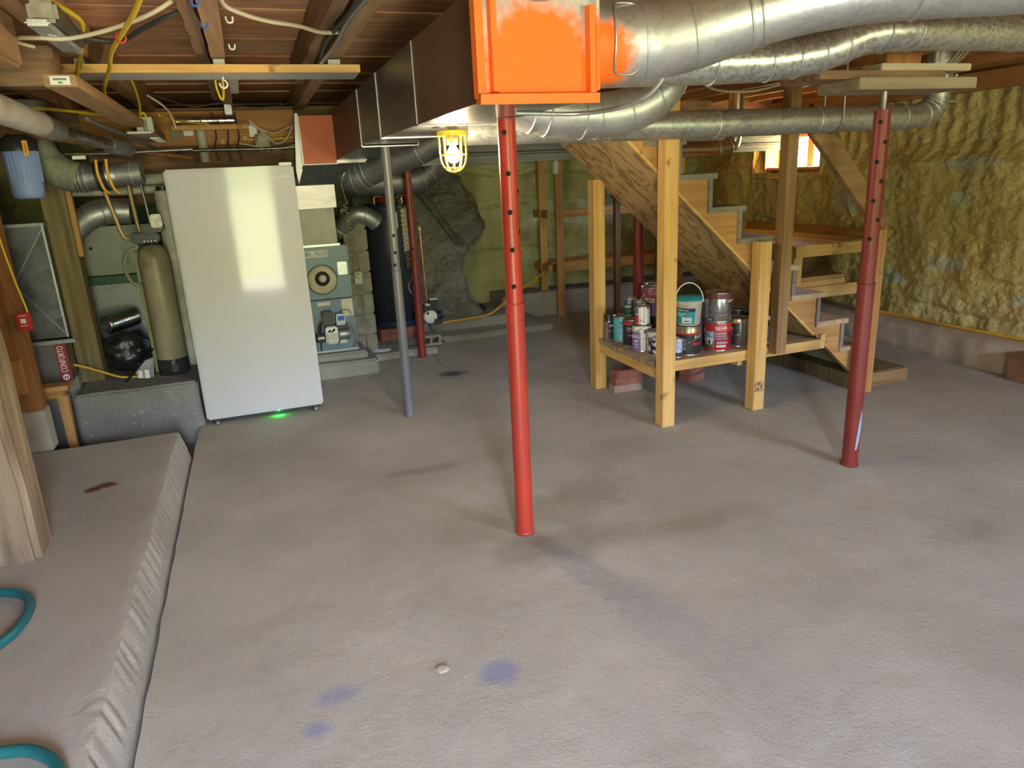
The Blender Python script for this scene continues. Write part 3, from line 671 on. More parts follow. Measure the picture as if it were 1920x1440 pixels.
# plenum head over the furnace with its orange front
t.part('plenum_front', G().box(.452, .705, 5.985, 5.99, 1.742, 2.10), M_orange2, label='rust orange plenum front panel')
t.part('plenum_head', G().box(.452, 1.0, 5.99, 6.53, 1.742, 2.10), M_sheetd)
t.part('plenum_edge', G().box(.446, .454, 5.98, 6.0, 1.74, 2.10).box(.446, .71, 5.98, 5.99, 1.737, 1.744), M_galvd)
t.part('plenum_neck', G().add([(.452, 5.99, 1.74), (1.0, 5.99, 1.74), (1.0, 6.53, 1.74), (.452, 6.53, 1.74), (.33, 6.16, 1.585), (.735, 6.16, 1.585), (.735, 6.7, 1.585), (.33, 6.7, 1.585)], [(0, 4, 5, 1), (1, 5, 6, 2), (2, 6, 7, 3), (3, 7, 4, 0)]), M_sheet)
t.part('return_panel', G().prism([(.40, 1.60), (.452, 1.74), (.452, 2.12), (.43, 2.12), (.39, 1.70)], 'y', 6.02, 6.04), M_galvd)

def duct_run(name, label, pts, r, m, rings, base, extra=None, sub=7, group=None):
    """one round duct thing; rings = positions (0..1) of beads along it"""
    t = T(name, label, 'duct', base, group); P = spline(pts, sub)
    t.part('duct_pipe', G().tube(P, r, 28, cap=True), m)
    for q in rings:
        i = min(int(q*(len(P)-1)), len(P)-2); rr = r[i] if isinstance(r, list) else r
        t.part('bead', seam_ring(P[i], P[i+1]-P[i], rr, h=.0045), M_galv)
    return t
# nearest round branch: boot on the trunk, then sweeps up to the right
M_boot = spray('sprayed_boot', GB, .02, .01, .12, .13)
t = T('round_duct', 'thick nearest galvanised branch duct with orange overspray on its boot', 'duct', (1.05, 2.25, 1.9))
bo = t.part('boot', G().tube(spline([(1.05, 2.26, 1.985), (1.12, 2.25, 1.985), (1.20, 2.235, 1.985), (1.30, 2.21, 1.988)], 5), .125, 28), M_boot)
def oval(yc, xc, zc, rx, rz, h=.006):
    n = 40; return G().tube([(xc+rx*math.copysign(abs(math.cos(a))**.6, math.cos(a)), yc, zc+rz*math.copysign(abs(math.sin(a))**.6, math.sin(a))) for a in [2*PI*j/n for j in range(n+1)]], h, 6, cap=False)
P = spline([(1.26, 2.22, 1.986), (1.42, 2.17, 2.005), (1.58, 2.09, 2.045), (1.76, 1.98, 2.08), (1.95, 1.85, 2.09), (2.2, 1.72, 2.085), (2.6, 1.55, 2.085), (3.2, 1.4, 2.085)], 6)
RR = [max(.098, .122-.0017*i) for i in range(len(P))]
t.part('duct_pipe', G().tube(P, RR, 30), M_galv)
for q in (0, .16, .31, .33, .62):
    i = int(q*(len(P)-2)); t.part('bead', seam_ring(P[i], P[i+1]-P[i], RR[i], h=.004), M_galv)
t.part('oval_bead', G().tube([(1.175+.055*math.copysign(abs(math.cos(a))**.5, math.cos(a)), 2.235-.127*math.cos(.95*math.sin(a)), 1.985+.127*math.sin(.95*math.sin(a))) for a in [2*PI*j/36 for j in range(37)]], .0035, 6, cap=False), M_galv)
t.part('tap_plate', G().box(1.045, 1.062, 2.10, 2.42, 1.83, 2.12, .004), M_boot)
# second branch behind it
duct_run('round_duct', 'mottled galvanised branch duct behind the nearest one, level along the ceiling', [(1.05, 2.72, 1.98), (1.4, 2.70, 1.985), (1.9, 2.66, 1.99), (2.15, 2.63, 2.0), (2.35, 2.60, 2.03), (2.52, 2.57, 2.085), (2.68, 2.54, 2.10), (2.9, 2.53, 2.104), (3.6, 2.53, 2.104), (4.6, 2.53, 2.104)],
         .080, galv('galvanised_mottled', (0.64, 0.67, 0.64), (0.42, 0.44, 0.43), .36, 70, fac=.5), (.22, .31, .37, .44, .50, .62, .72, .86), (1.05, 2.72, 1.9))
# third: low elbowed duct hanging in front of the long one
duct_run('round_duct', 'low galvanised duct with segmented elbows hanging under the trunk duct', [(1.05, 3.12, 1.91), (1.16, 3.12, 1.885), (1.30, 3.11, 1.85), (1.46, 3.10, 1.833), (1.62, 3.10, 1.838), (1.76, 3.10, 1.868), (1.87, 3.10, 1.935), (1.93, 3.10, 2.03), (1.945, 3.10, 2.18)],
         .098, M_galv, (.2, .26, .38, .44, .56, .7, .82), (1.05, 3.12, 1.8))
# long back run
L3 = duct_run('round_duct', 'long slim galvanised duct crossing in front of the stairs, elbow at right end', [(1.05, 3.56, 1.815), (1.5, 3.56, 1.812), (2.2, 3.56, 1.81), (3.0, 3.56, 1.815), (3.7, 3.56, 1.82), (3.98, 3.56, 1.825), (4.09, 3.56, 1.86), (4.13, 3.56, 1.94), (4.13, 3.56, 2.19)],
         .073, galv('galvanised_green', (0.56, 0.59, 0.55), (0.40, 0.42, 0.40), .4, 75, fac=.55), (.08, .2, .3, .42, .55, .66, .74, .80), (1.05, 3.56, 1.74), sub=8)
def strap_ring(x, y, z, r, zt):
    n = 20; pts = [(x, y-r, zt)]+[(x, y-r*math.cos(PI*k/n), z-r*math.sin(PI*k/n)) for k in range(n+1)]+[(x, y+r, zt)]
    return G().tube(pts, .006, 6)
L3.part('hanger_strap', strap_ring(3.33, 3.56, 1.818, .078, 2.19), M_galvd)
# drooping metal strap under the elbow
cable('hanger_strap', 'sagging pale metal strap strung under the trunk duct', [(.93, 2.50, 1.803), (1.02, 2.5, 1.80), (1.16, 2.48, 1.795), (1.25, 2.36, 1.80), (1.32, 2.26, 1.83), (1.36, 2.2, 1.90)], .008, M_galv, 'strap')
# dark ducts over the water heater
duct_run('heater_duct', 'fat dark grey elbow duct coming off the furnace plenum', [(.72, 6.35, 1.78), (.76, 6.22, 1.70), (.84, 6.15, 1.63), (.94, 6.10, 1.66), (1.08, 6.0, 1.72), (1.3, 5.85, 1.80), (1.55, 5.7, 1.92), (1.66, 5.62, 2.04)], .115, M_galvk, (.18, .25, .32, .39, .46, .6, .75), (.8, 6.2, 1.5))
duct_run('heater_duct', 'dark grey duct with a bent elbow beside the rock', [(.86, 6.95, 1.60), (1.1, 6.93, 1.58), (1.4, 6.92, 1.58), (1.58, 6.92, 1.60), (1.70, 6.92, 1.68), (1.74, 6.92, 1.80), (1.74, 6.92, 2.15)], .125, M_galvk, (.1, .35, .5, .6, .7), (.9, 6.95, 1.45))
duct_run('flue_pipe', 'galvanised flue elbow between furnace and block chimney', [(.66, 6.62, 1.16), (.74, 6.56, 1.19), (.81, 6.5, 1.28), (.88, 6.46, 1.325), (.97, 6.45, 1.30), (1.05, 6.46, 1.235)], .075, M_galvd, (.25, .45, .6, .75, .95), (.7, 6.6, 1.1))
# steel beam along the back
t = T('steel_beam', 'dark grey steel beam crossing the back of the basement', 'beam', (2.5, 6.37, 1.70))
t.part('lower_flange', G().box(1.0, 5.3, 6.31, 6.43, 1.70, 1.715), M_galvk); t.part('upper_flange', G().box(1.0, 5.3, 6.31, 6.43, 1.83, 1.845), M_galvk)
t.part('web', G().box(1.0, 5.3, 6.362, 6.378, 1.715, 1.83), M_galvk)
t.part('conduit', G().tube([(1.0, 6.28, 1.78), (5.3, 6.28, 1.77)], .014, 8), M_galvd)
duct_run('round_duct', 'shiny small duct elbow beyond the top of the stairs', [(3.4, 6.0, 1.74), (3.9, 6.0, 1.74), (4.25, 6.0, 1.735), (4.38, 6.0, 1.76), (4.44, 6.0, 1.84), (4.45, 6.0, 2.35)], .07, mat('warm_metal', (0.62, 0.50, 0.38), .28, .95), (.4, .6, .8), (3.4, 6.0, 1.67))

# ================================================================ steel posts
def lally(name, label, x, y, zt, r, m, zs, holes, m_low=None, screw=0.0, group=None, lean=(0, 0)):
    """adjustable post: outer tube to zs, inner tube with holes above it"""
    t = T(name, label, 'post', (x, y, 0), group)
    bx, by = x+lean[0], y+lean[1]
    def at(z): k = z/zt; return (x+lean[0]*k, y+lean[1]*k, z)
    t.part('outer_tube', G().tube([at(0), at(zs)], r, 24), m_low or m)
    t.part('inner_tube', G().tube([at(zs-.02), at(zt)], r*.90, 24), m)
    t.part('collar_seam', seam_ring(at(zs), (0, 0, 1), r, h=.003), m_low or m)
    for z, a in holes:
        c = Vector(at(z)); d = Vector((math.cos(a), math.sin(a), 0))
        t.part('pin_hole', G().tube([c+d*(r*.86), c+d*(r*.915)], .0105, 14), M_dark)
    if screw: t.part('jack_screw', G().tube([at(zt), at(zt+screw)], r*.38, 14), M_steel)
    t.part('foot_plate', G().lathe([(r*1.0, 0), (r*1.12, 0), (r*1.08, .012), (r*.9, .016)], (x, y, 0), 20), m_low or m)
    return t
a0 = math.radians(-112)
lally('adjustable_post', 'bright red steel jack post in the middle of the floor', 1.0, 2.80, 1.807, .040, M_red, 1.075, [(1.755, a0-.25), (1.60, a0), (1.45, a0), (1.30, a0+.05), (1.15, a0+.05), (1.53, a0+1.35), (1.37, a0+1.35)])
rp_ = lally('adjustable_post', 'dull red steel jack post on the right with a pale blue paint scuff low down', 2.87, 2.76, 1.805, .041, M_redd, .985, [(1.75, -2.5), (1.66, -1.7), (1.57, -2.5), (1.48, -1.7), (1.39, -2.5), (1.30, -1.7), (1.21, -2.5)], screw=.08)
g = G(); n1, n2 = 6, 14; rr = .0418; vs = []
for j in range(n2+1):
    z = .10+.24*j/n2; wv = .55*math.sin(PI*min(1, .12+j/n2*.9))+.1*nz3((z, 1, 1), 30); c0 = -1.72+.5*j/n2
    for i in range(n1+1):
        a = c0-.1+wv*(i/n1-.2); vs.append((2.87+rr*math.cos(a), 2.76+rr*math.sin(a), z))
g.add(vs, [(j*(n1+1)+i, j*(n1+1)+i+1, (j+1)*(n1+1)+i+1, (j+1)*(n1+1)+i) for j in range(n2) for i in range(n1)], True)
rp_.part('paint_scuff', g, mat('pale_blue_scuff', (0.30, 0.38, 0.47), .7), label='pale blue scuff of old paint')
lally('adjustable_post', 'slim grey-blue steel post beside the freezer', .862, 4.71, 1.80, .031, M_greyp, 1.02, [(1.14, a0+.3), (1.06, a0), (1.25, a0+.3)])
lally('adjustable_post', 'thin red steel post in front of the water heater', 1.335, 6.36, 1.70, .038, M_redd, .9, [(1.0, a0)])
lally('adjustable_post', 'red steel post half hidden behind the paint shelf', 2.74, 4.82, 2.1, .04, M_redd, 1.5, [])
# cribbing on the right jack post
for nm, lb, gg, m in (('timber_block', 'weathered lower plank on top of the right jack post', G().box(2.62, 3.33, 2.66, 2.92, 1.885, 1.935, .004), wood('weathered_plank', (0.22, 0.165, 0.10), (0.34, 0.27, 0.18), 'x')),
                      ('timber_block', 'grey middle plank stacked over the right jack post', G().box(2.45, 3.2, 2.72, 2.98, 1.936, 1.972, .004), W_old['x']),
                      ('timber_block', 'short cream plank on top of the stack over the right jack post', G().box(2.82, 3.38, 2.74, 2.86, 1.973, 2.005, .004), wood('pale_plank', (0.50, 0.42, 0.28), (0.62, 0.54, 0.38), 'x')),
                      ('timber_block', 'squat packing block wedged under the joists above the right jack post', G().box(2.98, 3.2, 2.87, 2.98, 1.973, 2.19, .004), W_orange['z'])):
    single(nm, gg, m, lb, 'plank', (2.9, 2.8, 1.9))

# ================================================================ caged lamp
LX, LY, LZ = .892, 3.22, 1.785
t = T('caged_work_light', 'lit yellow caged work lamp hanging under the trunk duct', 'lamp', (LX, LY, LZ))
t.part('socket', G().lathe([(.001, LZ+.03), (.025, LZ+.03), (.028, LZ-.005), (.026, LZ-.05), (.001, LZ-.05)], (LX, LY, 0), 18), M_black)
t.part('bulb', G().lathe([(.012, LZ-.05), (.015, LZ-.062), (.026, LZ-.078), (.031, LZ-.095), (.028, LZ-.112), (.016, LZ-.125), (.001, LZ-.129)], (LX, LY, 0), 20), M_bulb)
cg = G()
for k in range(10):
    a = 2*PI*k/10
    prof = [(.062, LZ-.005), (.062, LZ-.05), (.061, LZ-.10), (.052, LZ-.135), (.032, LZ-.158), (.004, LZ-.168)]
    cg.tube(spline([(LX+r*math.cos(a), LY+r*math.sin(a), z) for r, z in prof], 4), .0032, 6)
t.part('cage_bars', cg, M_cage)
for r, z in ((.062, LZ-.092), (.040, LZ-.150)):
    t.part('cage_ring', G().tube([(LX+r*math.cos(2*PI*j/24), LY+r*math.sin(2*PI*j/24), z) for j in range(25)], .0034, 6, cap=False), M_cage)
t.part('cage_collar', G().lathe([(.066, LZ-.012), (.068, LZ), (.066, LZ+.008), (.058, LZ+.008), (.058, LZ-.012)], (LX, LY, 0), 24), M_cage)
t.part('hook', G().tube(spline([(LX, LY, LZ+.03), (LX, LY, LZ+.02), (LX+.01, LY, LZ+.022)], 4), .004, 6), M_steel)

# ================================================================ ceiling fixture
t = T('strip_fixture', 'long pine-fronted strip fixture with grey metal underside across the joists', 'light fixture', (0, 3.9, 2.13))
t.part('front_board', G().box(-.72, .62, 3.86, 3.885, 2.120, 2.156, .002), W_new['x'])
t.part('metal_channel', G().prism([(3.885, 2.120), (4.05, 2.112), (4.05, 2.15), (3.885, 2.155)], 'x', -.71, .615).box(-.06, -.01, 3.9, 4.0, 2.15, 2.184).box(.47, .53, 3.9, 4.0, 2.15, 2.184).box(-.64, -.60, 3.9, 4.0, 2.15, 2.184), mat('painted_channel', (0.42, 0.42, 0.41), .45, .3))
t.part('eye_hook', G().tube([(-.03+.0, 3.98, 2.125), (-.03, 3.98, 2.10)]+[(-.03+.018*math.sin(a), 3.98, 2.083+.018*math.cos(a)) for a in [k*.5 for k in range(11)]], .005, 6), M_white)
# ================================================================ staircase
RUN, RISE = .225, .205
def nx(k): return 3.83-RUN*k
def nzk(k): return .52+RISE*k
def sof(x): return 1.734-.91*(x-2.13)
SY0, SY1 = 3.835, 4.70
t = T('staircase', 'steep open pine staircase climbing left with a plywood underside', 'stairs', (3.4, 4.25, 0))
poly = [(3.915, .11), (nx(-1)-.045, .11)]
for k in range(-1, 8): poly += [(nx(k)-.045, nzk(k)-.035), (nx(k+1)-.045, nzk(k)-.035)]
poly += [(nx(8)-.045, sof(nx(8)-.045))]
for y0 in (SY0, SY1-.04): t.part('stringer', G().prism(poly, 'y', y0, y0+.04), W_mid['x'])
for k in range(-1, 8):
    z = nzk(k)
    t.part('tread', G().box(nx(k+1)-.045, nx(k)+.012, SY0-.02, SY1+.02, z-.034, z, .003), W_tread if k < 3 else W_grey['y'])
    zb = .11 if k == -1 else nzk(k-1)
    t.part('riser', G().box(nx(k)-.044, nx(k)-.016, SY0-.012, SY1+.01, zb+.001, z-.035), W_grey['y'])
pv = [(x, y, sof(x)-.002-d) for x in (1.78, 3.56) for y in (SY0+.008, SY1) for d in (0, .014)]
t.part('plywood_soffit', G().add(pv, [(0, 4, 6, 2), (1, 3, 7, 5), (0, 1, 5, 4), (2, 6, 7, 3), (0, 2, 3, 1), (4, 5, 7, 6)]), M_ply)
t.part('edge_strip', G().beam((1.9, SY0+.004, sof(1.9)-.004), (3.56, SY0+.004, sof(3.56)-.004), .012, .016), W_new['x'])
t.part('floor_pad', G().box(3.89, 4.38, 3.78, 4.74, 0, .105, .005), W_green)
t.part('pad_edge', G().box(3.86, 4.385, 3.765, 3.78, .0, .10), W_dark['x'])
single('guard_post', G().box(3.155, 3.235, 3.725, 3.802, .365, 2.185, .003), W_dark['z'], 'dark brown wooden post fixed to the stair side above the floor', 'post', (3.19, 3.76, .365))
t = T('stair_brace', 'dark brown diagonal brace with short newel post at the stair foot', 'railing', (4.03, 3.74, 0))
t.part('diagonal_rail', G().beam((3.29, 3.745, 1.88), (3.965, 3.745, 1.165), .045, .125, up=(.7, 0, .7)), W_dark['x'])
t.part('newel_post', G().box(3.875, 3.96, 3.675, 3.762, 0, 1.13, .003), W_mid['z'])
t.part('rail_block', G().box(4.0, 4.07, 3.77, 3.80, .96, 1.20, .002), W_dark['z'])

# paint shelf hung between the stair posts
t = T('stair_shelf', 'pine paint shelf on square posts under the stairs', 'shelf', (2.7, 4.2, 0))
for (x0, x1, y0, y1, z1) in ((2.283, 2.373, 3.706, 3.794, 2.185), (2.285, 2.375, 4.655, 4.745, 1.53), (2.985, 3.072, 3.718, 3.806, 1.115)):
    t.part('post', G().box(x0, x1, y0, y1, 0, z1, .003), W_new['z'])
yb = 3.87
for i in range(6):
    x0 = 2.305+random.uniform(-.012, .012); t.part('deck_board', G().box(x0, 3.60+random.uniform(-.03, .03), yb, yb+.137, .357, .395, .002), wood('dirty_deck', (0.28, 0.20, 0.13), (0.42, 0.32, 0.21), 'x')); yb += .145
t.part('front_rail', G().box(2.375, 3.60, 3.808, 3.846, .33, .398, .002), W_new['x'])
t.part('side_rail', G().box(2.32, 2.358, 3.80, 4.66, .285, .355, .002), W_new['y'])
t.part('side_rail', G().box(2.95, 2.988, 3.85, 4.66, .285, .355, .002), W_new['y'])
t.part('back_rail', G().box(2.375, 3.60, 4.70, 4.738, .285, .355, .002), W_new['x'])
t.part('cleat', G().box(2.40, 2.44, 3.85, 3.90, .12, .33, .002), W_new['z'])
t.part('end_rail', G().box(3.60, 3.64, 3.81, 4.7, .33, .43, .002), W_new['y'])
t.part('stamp', G().box(2.99, 3.06, 3.7165, 3.7175, .13, .2), mat('stamp_ink', (0.16, 0.09, 0.04), .8, 0, (0.5, 0.33, 0.15), 90, lo=.45, hi=.5))
# bricks under the shelf
BR = mat('brick_pale', (0.30, 0.19, 0.14), .95, 0, (0.38, 0.27, 0.2), 20, bump=.5, bscale=60)
def brick(x, y, z, a, label, group, m=M_brick, L=.20, W_=.09, H=.057):
    g = G().box(-L/2, L/2, -W_/2, W_/2, 0, H, .004); o = _new('brick', g.mesh('brick'), m, None, (x, y, z)); o.rotation_euler = (0, 0, a)
    o['label'] = label; o['category'] = 'brick'; o['group'] = group
for i, (lb, m) in enumerate((('pale worn brick at the bottom of the stack beside the left shelf post', BR), ('middle red brick of the stack beside the left shelf post', M_brick), ('top red brick of the stack beside the left shelf post', M_brick))):
    brick(2.475+.004*i, 4.54-.006*i, .0585*i, .06*i-.05, lb, 'brick stack by the left shelf post', m, .23, .10)
for i, lb in enumerate(('lowest brick of the far stack under the paint shelf', 'second brick of the far stack under the paint shelf', 'third brick of the far stack under the paint shelf', 'top brick of the far stack under the paint shelf')):
    brick(3.04, 4.52+.01*(i % 2), .0585*i, .3+.15*i, lb, 'far brick stack under the shelf')

# ================================================================ landing platform
t = T('landing_platform', 'wooden landing platform with bench frame against the foam wall', 'platform', (4.75, 5.8, .2))
for i in range(7):
    t.part('deck_board', G().box(4.29+i*.134, 4.29+i*.134+.128, 4.93, 6.75, .862, .90), W_tread if i % 2 else W_mid['y'])
t.part('front_fascia', G().box(4.28, 5.24, 4.88, 4.925, .80, .895, .002), W_new['x'])
t.part('side_fascia', G().box(4.245, 4.285, 4.92, 6.75, .76, .86, .002), W_dark['y'])
t.part('curb', G().box(5.20, 5.24, 4.90, 6.75, .895, .97, .002), W_mid['y'])
t.part('curb', G().box(4.25, 5.24, 6.75, 6.79, .86, .97, .002), W_mid['x'])
for x0, x1 in ((4.28, 4.37), (5.11, 5.235)):
    t.part('leg', G().box(x0, x1, 4.90, 4.94, .215 if x0 > 5 else 0, .80, .002), W_new['z'])
t.part('lower_rail', G().box(4.37, 5.11, 4.905, 4.94, .43, .53, .002), W_new['x'])
t.part('step_board', G().box(4.30, 4.90, 4.96, 5.25, .575, .61, .002), W_mid['x'])
t.part('step_front', G().box(4.30, 4.90, 4.95, 4.99, .51, .575, .002), W_new['x'])
t.part('paper_tag', G().box(4.83, 4.87, 4.878, 4.8795, .868, .885), M_paper)
single('plastic_sheet', rough_block(4.4, 4.9, 5.1, 5.4, 0, .05, .03, 4, 6), mat('grey_rag', (0.30, 0.30, 0.29), .8), 'crumpled grey sheet lying under the wooden landing', 'rag', (4.6, 5.2, 0))

# ================================================================ paint cans
CAMA = math.atan2(-3.9, -2.7)
def wrap(r, a0, a1, z0, z1, n=16, e=.0007):
    g = G(); vs = []
    for j in range(n+1):
        a = a0+(a1-a0)*j/n; c, s_ = math.cos(a)*(r+e), math.sin(a)*(r+e); vs += [(c, s_, z0), (c, s_, z1)]
    return g.add(vs, [(2*j, 2*j+2, 2*j+3, 2*j+1) for j in range(n)], True)
M_tin = mat('tin_plate', (0.62, 0.61, 0.58), .28, .95, (0.48, 0.46, 0.42), 15)
M_gold = mat('gold_lid', (0.42, 0.35, 0.20), .35, .8, (0.30, 0.25, 0.15), 15)
def cm(n_, c): return mat('print_'+n_, c, .42)
def paint_can(label, x, y, z, r, h, body, wraps=(), texts=(), lid=None, bail=None, rot=0.0, group='paint cans on the stair shelf', splash=None, name='paint_can'):
    """wraps: (a0, a1, z0, z1, mat) relative to the camera-facing angle, z as fraction of h"""
    t = T(name, label, 'paint can', (x, y, z), group, local=True)
    A = CAMA+rot
    t.part('can_body', G().lathe([(.001, 0), (r*.96, 0), (r, .004), (r, h-.006), (r*.985, h-.004)], n=28), body)
    t.part('rim', G().lathe([(r*.985, h-.006), (r*1.015, h-.004), (r*1.015, h+.002), (r*.97, h+.003), (r*.93, h-.004)], n=28), M_tin)
    t.part('lid', G().lathe([(r*.93, h-.004), (r*.88, h-.004), (r*.86, h-.009), (r*.78, h-.009), (r*.76, h-.004), (.001, h-.004)], n=28), lid or M_gold)
    t.part('base_bead', G().lathe([(r*.985, 0), (r*1.015, .002), (r*1.015, .006), (r, .009)], n=28), M_tin)
    for i, (a0, a1, z0, z1, m) in enumerate(wraps):
        t.part('label_print', wrap(r, A+a0, A+a1, z0*h, z1*h, e=.0006+.0004*i), m)
    for (s_, size, a, zf, m) in texts: text_wrap(t, s_, size, r+.0006+.0005*len(wraps), A+a, zf*h, m)
    if bail is not None:
        for s_ in (-1, 1):
            a = A+bail[1]+s_*PI/2; t.part('ear', G().tube([(r*math.cos(a), r*math.sin(a), h*.72), ((r+.006)*math.cos(a), (r+.006)*math.sin(a), h*.72)], .010, 10), M_tin)
        n = 16; pts = []
        for j in range(n+1):
            q = PI*j/n; off = (r+.008)*math.cos(q); dn = bail[0]*math.sin(q); f = (r+.012)*math.sin(q)
            ca, sa = math.cos(A+bail[1]), math.sin(A+bail[1])
            pts.append((ca*f-sa*off, sa*f+ca*off, h*.72+dn))
        t.part('bail_handle', G().tube(pts, .0022, 6), bail[2] if len(bail) > 2 else M_tin)
    return t
DZ_ = .395
K = cm('black', (0.025, 0.025, 0.03)); RD = cm('red', (0.50, 0.03, 0.03)); MR = cm('maroon', (0.28, 0.01, 0.03)); PU = cm('purple', (0.20, 0.14, 0.42)); WH = cm('white', (0.66, 0.65, 0.60))
TE = cm('teal', (0.02, 0.30, 0.34)); AQ = cm('aqua', (0.10, 0.45, 0.45)); GN = cm('bottle_green', (0.02, 0.07, 0.055)); OR = cm('orange', (0.70, 0.28, 0.02)); PK = mat('print_pink', (0.36, 0.09, 0.17), .4, 0, (0.12, 0.03, 0.12), 55, col3=(0.55, 0.30, 0.36), scale3=60, lo3=.6, hi3=.64)
BLU = mat('print_blue_photo', (0.05, 0.12, 0.34), .4, 0, (0.25, 0.42, 0.62), 30); GY = cm('grey_text', (0.16, 0.16, 0.18)); SK = mat('print_sky', (0.20, 0.36, 0.62), .4, 0, (0.55, 0.60, 0.66), 40); BW = mat('print_bw_photo', (0.02, 0.02, 0.03), .4, 0, (0.65, 0.65, 0.66), 22, lo=.47, hi=.53)
# front row, left to right
t = T('spray_can', 'slim silver and black spray can at the left end of the shelf', 'spray can', (2.345, 4.55, DZ_), None, local=True)
t.part('can_body', G().lathe([(.001, 0), (.031, 0), (.033, .004), (.033, .145), (.028, .155), (.001, .158)], n=20), M_tin)
t.part('cap', G().lathe([(.031, .148), (.031, .196), (.027, .2), (.001, .2)], n=20), M_black); t.part('label_print', wrap(.033, CAMA-.1, CAMA+1.4, .02, .145), K); t.part('label_print', wrap(.033, CAMA-.2, CAMA+1.2, .07, .08, e=.0012), RD)
text_wrap(t, 'RUST', .016, .0345, CAMA+.75, .115, M_inkw)
paint_can('aqua can with a blue picture, wire handle up, behind the spray can', 2.43, 4.50, DZ_, .068, .185, AQ, [(-.5, .9, .08, .80, BLU), (-.55, -.25, .1, .9, AQ)], bail=(.05, -.9))
paint_can('black can reading CARE with red band and fish-like red swirl', 2.425, 4.345, DZ_, .062, .185, K, [(-1.6, 1.6, .82, .93, RD), (-.5, .4, .40, .47, RD), (-.25, .7, .42, .45, OR)], [('CARE', .026, -.15, .69, M_inkw), ('premium', .010, -.15, .60, M_inkw)])
paint_can('white and purple can reading BUILD, second row from left', 2.40, 4.175, DZ_, .064, .180, WH, [(-1.5, -.02, .05, .72, PU), (-1.5, -.02, .60, .78, PU), (.28, .62, .72, .88, GY), (.15, .85, .52, .535, GY), (-.75, -.3, .40, .46, WH)], [('BUILD', .030, -.55, .60, M_inkw), ('PRIMER', .011, -.5, .30, M_inkw), ('SEALER', .010, -.5, .20, M_inkw)], bail=(.055, .9))
paint_can('white can with black and white picture beside the corner post', 2.425, 4.02, DZ_, .062, .165, WH, [(-1.0, .75, .08, .82, BW)], [('CARE', .016, -.35, .74, M_inkw)], bail=(.05, 1.0))
paint_can('small white and blue picture tin beside the corner post', 2.50, 3.885, DZ_, .030, .13, WH, [(-1.2, 1.3, .1, .9, SK), (-1.0, 1.2, .1, .3, K)], lid=M_black)
paint_can('black can reading EASYCARE with red band under the teal bucket', 2.622, 3.955, DZ_, .086, .192, M_gold, [(-1.9, 1.9, .74, .80, RD), (-2.2, -1.15, .2, .80, RD), (-1.1, 1.9, .07, .74, K), (-.9, -.1, .48, .60, GY), (-.9, -.1, .36, .46, GY), (-.9, -.1, .20, .33, GY), (.35, 1.1, .38, .46, RD)], [('EASY', .028, .85, .66, M_inkw), ('paint', .014, -.65, .12, M_inkw)], bail=(-.055, -.5, M_chrome))
paint_can('bright red BEHR masonry stucco and brick paint can', 2.858, 3.955, DZ_, .087, .192, RD, [(-1.6, 1.6, .13, .70, MR), (-1.25, -.30, .14, .70, SK), (-1.2, -.35, .14, .34, cm('lawn', (0.10, 0.11, 0.04))), (-.95, -.42, .24, .48, WH), (-.75, -.58, .25, .40, K), (-.1, .75, .27, .36, cm('rose', (0.45, 0.25, 0.25))), (-.12, .62, .16, .23, WH)], [('BEHR', .034, .22, .82, M_inkw), ('MASONRY,', .0165, .22, .64, M_inkw), ('STUCCO &', .0165, .22, .55, M_inkw), ('BRICK PAINT', .0165, .3, .46, M_inkw)], bail=(-.05, .25, M_chrome))
paint_can('silver and black can with orange band right of the red can', 3.04, 3.985, DZ_, .082, .192, M_tin, [(-1.7, .12, .10, .86, K), (-1.7, .12, .86, .92, OR), (-.95, -.85, .58, .64, WH), (-.6, -.5, .58, .64, WH), (-1.0, -.85, .42, .50, WH), (-.62, -.5, .42, .50, WH), (.3, .34, .1, .9, GY), (.5, .52, .1, .9, GY)], bail=(-.06, -.6))
paint_can('black can with orange band at the right end of the shelf', 3.235, 3.985, DZ_, .082, .192, M_tin, [(-.35, 1.6, .10, .84, K), (-.35, 1.6, .84, .90, OR), (-.05, .6, .40, .62, GY), (-.05, .6, .2, .36, GY)], [('paint', .014, .15, .14, M_inkw)], bail=(.03, .3, M_chrome))
# second row and stacked cans
paint_can('plain dark can in the back row carrying the pink can', 2.63, 4.42, DZ_, .083, .19, K)
paint_can('pink and purple can standing on the back row', 2.63, 4.42, DZ_+.195, .084, .192, PK, [(-1.8, 1.8, .05, .42, PU), (-.65, .25, .46, .62, WH), (.75, 1.4, .48, .62, WH), (-1.5, -1.0, .48, .62, WH)], [('colour', .020, -.2, .54, M_ink)], lid=M_tin, bail=(-.05, .9))
for i, (x, y, z, lb) in enumerate(((2.475, 4.47, DZ_+.187, 'small bottle-green tin with blue square, left of the pair on top'), (2.475, 4.335, DZ_+.187, 'small bottle-green tin with blue square, right of the pair on top'))):
    paint_can(lb, x, y, z, .046, .125, GN, [(-.35, .3, .70, .95, PU), (.75, 1.6, .05, .95, WH), (-.6, .6, .30, .33, GY)], [('ment', .026, -.2, .58, M_inkw), ('NEW', .008, -.03, .82, M_inkw)], lid=M_tin)
paint_can('small white tin with red print on top of the white and purple can', 2.41, 4.18, DZ_+.182, .050, .125, WH, [(-1.5, -.45, .1, .55, RD), (-1.5, -.5, .6, .95, PU), (.25, .32, .02, .98, MR), (-.3, .1, .22, .26, GY), (.7, 1.0, .86, .95, K)], [('7', .022, -.2, .28, M_ink)], lid=M_tin)
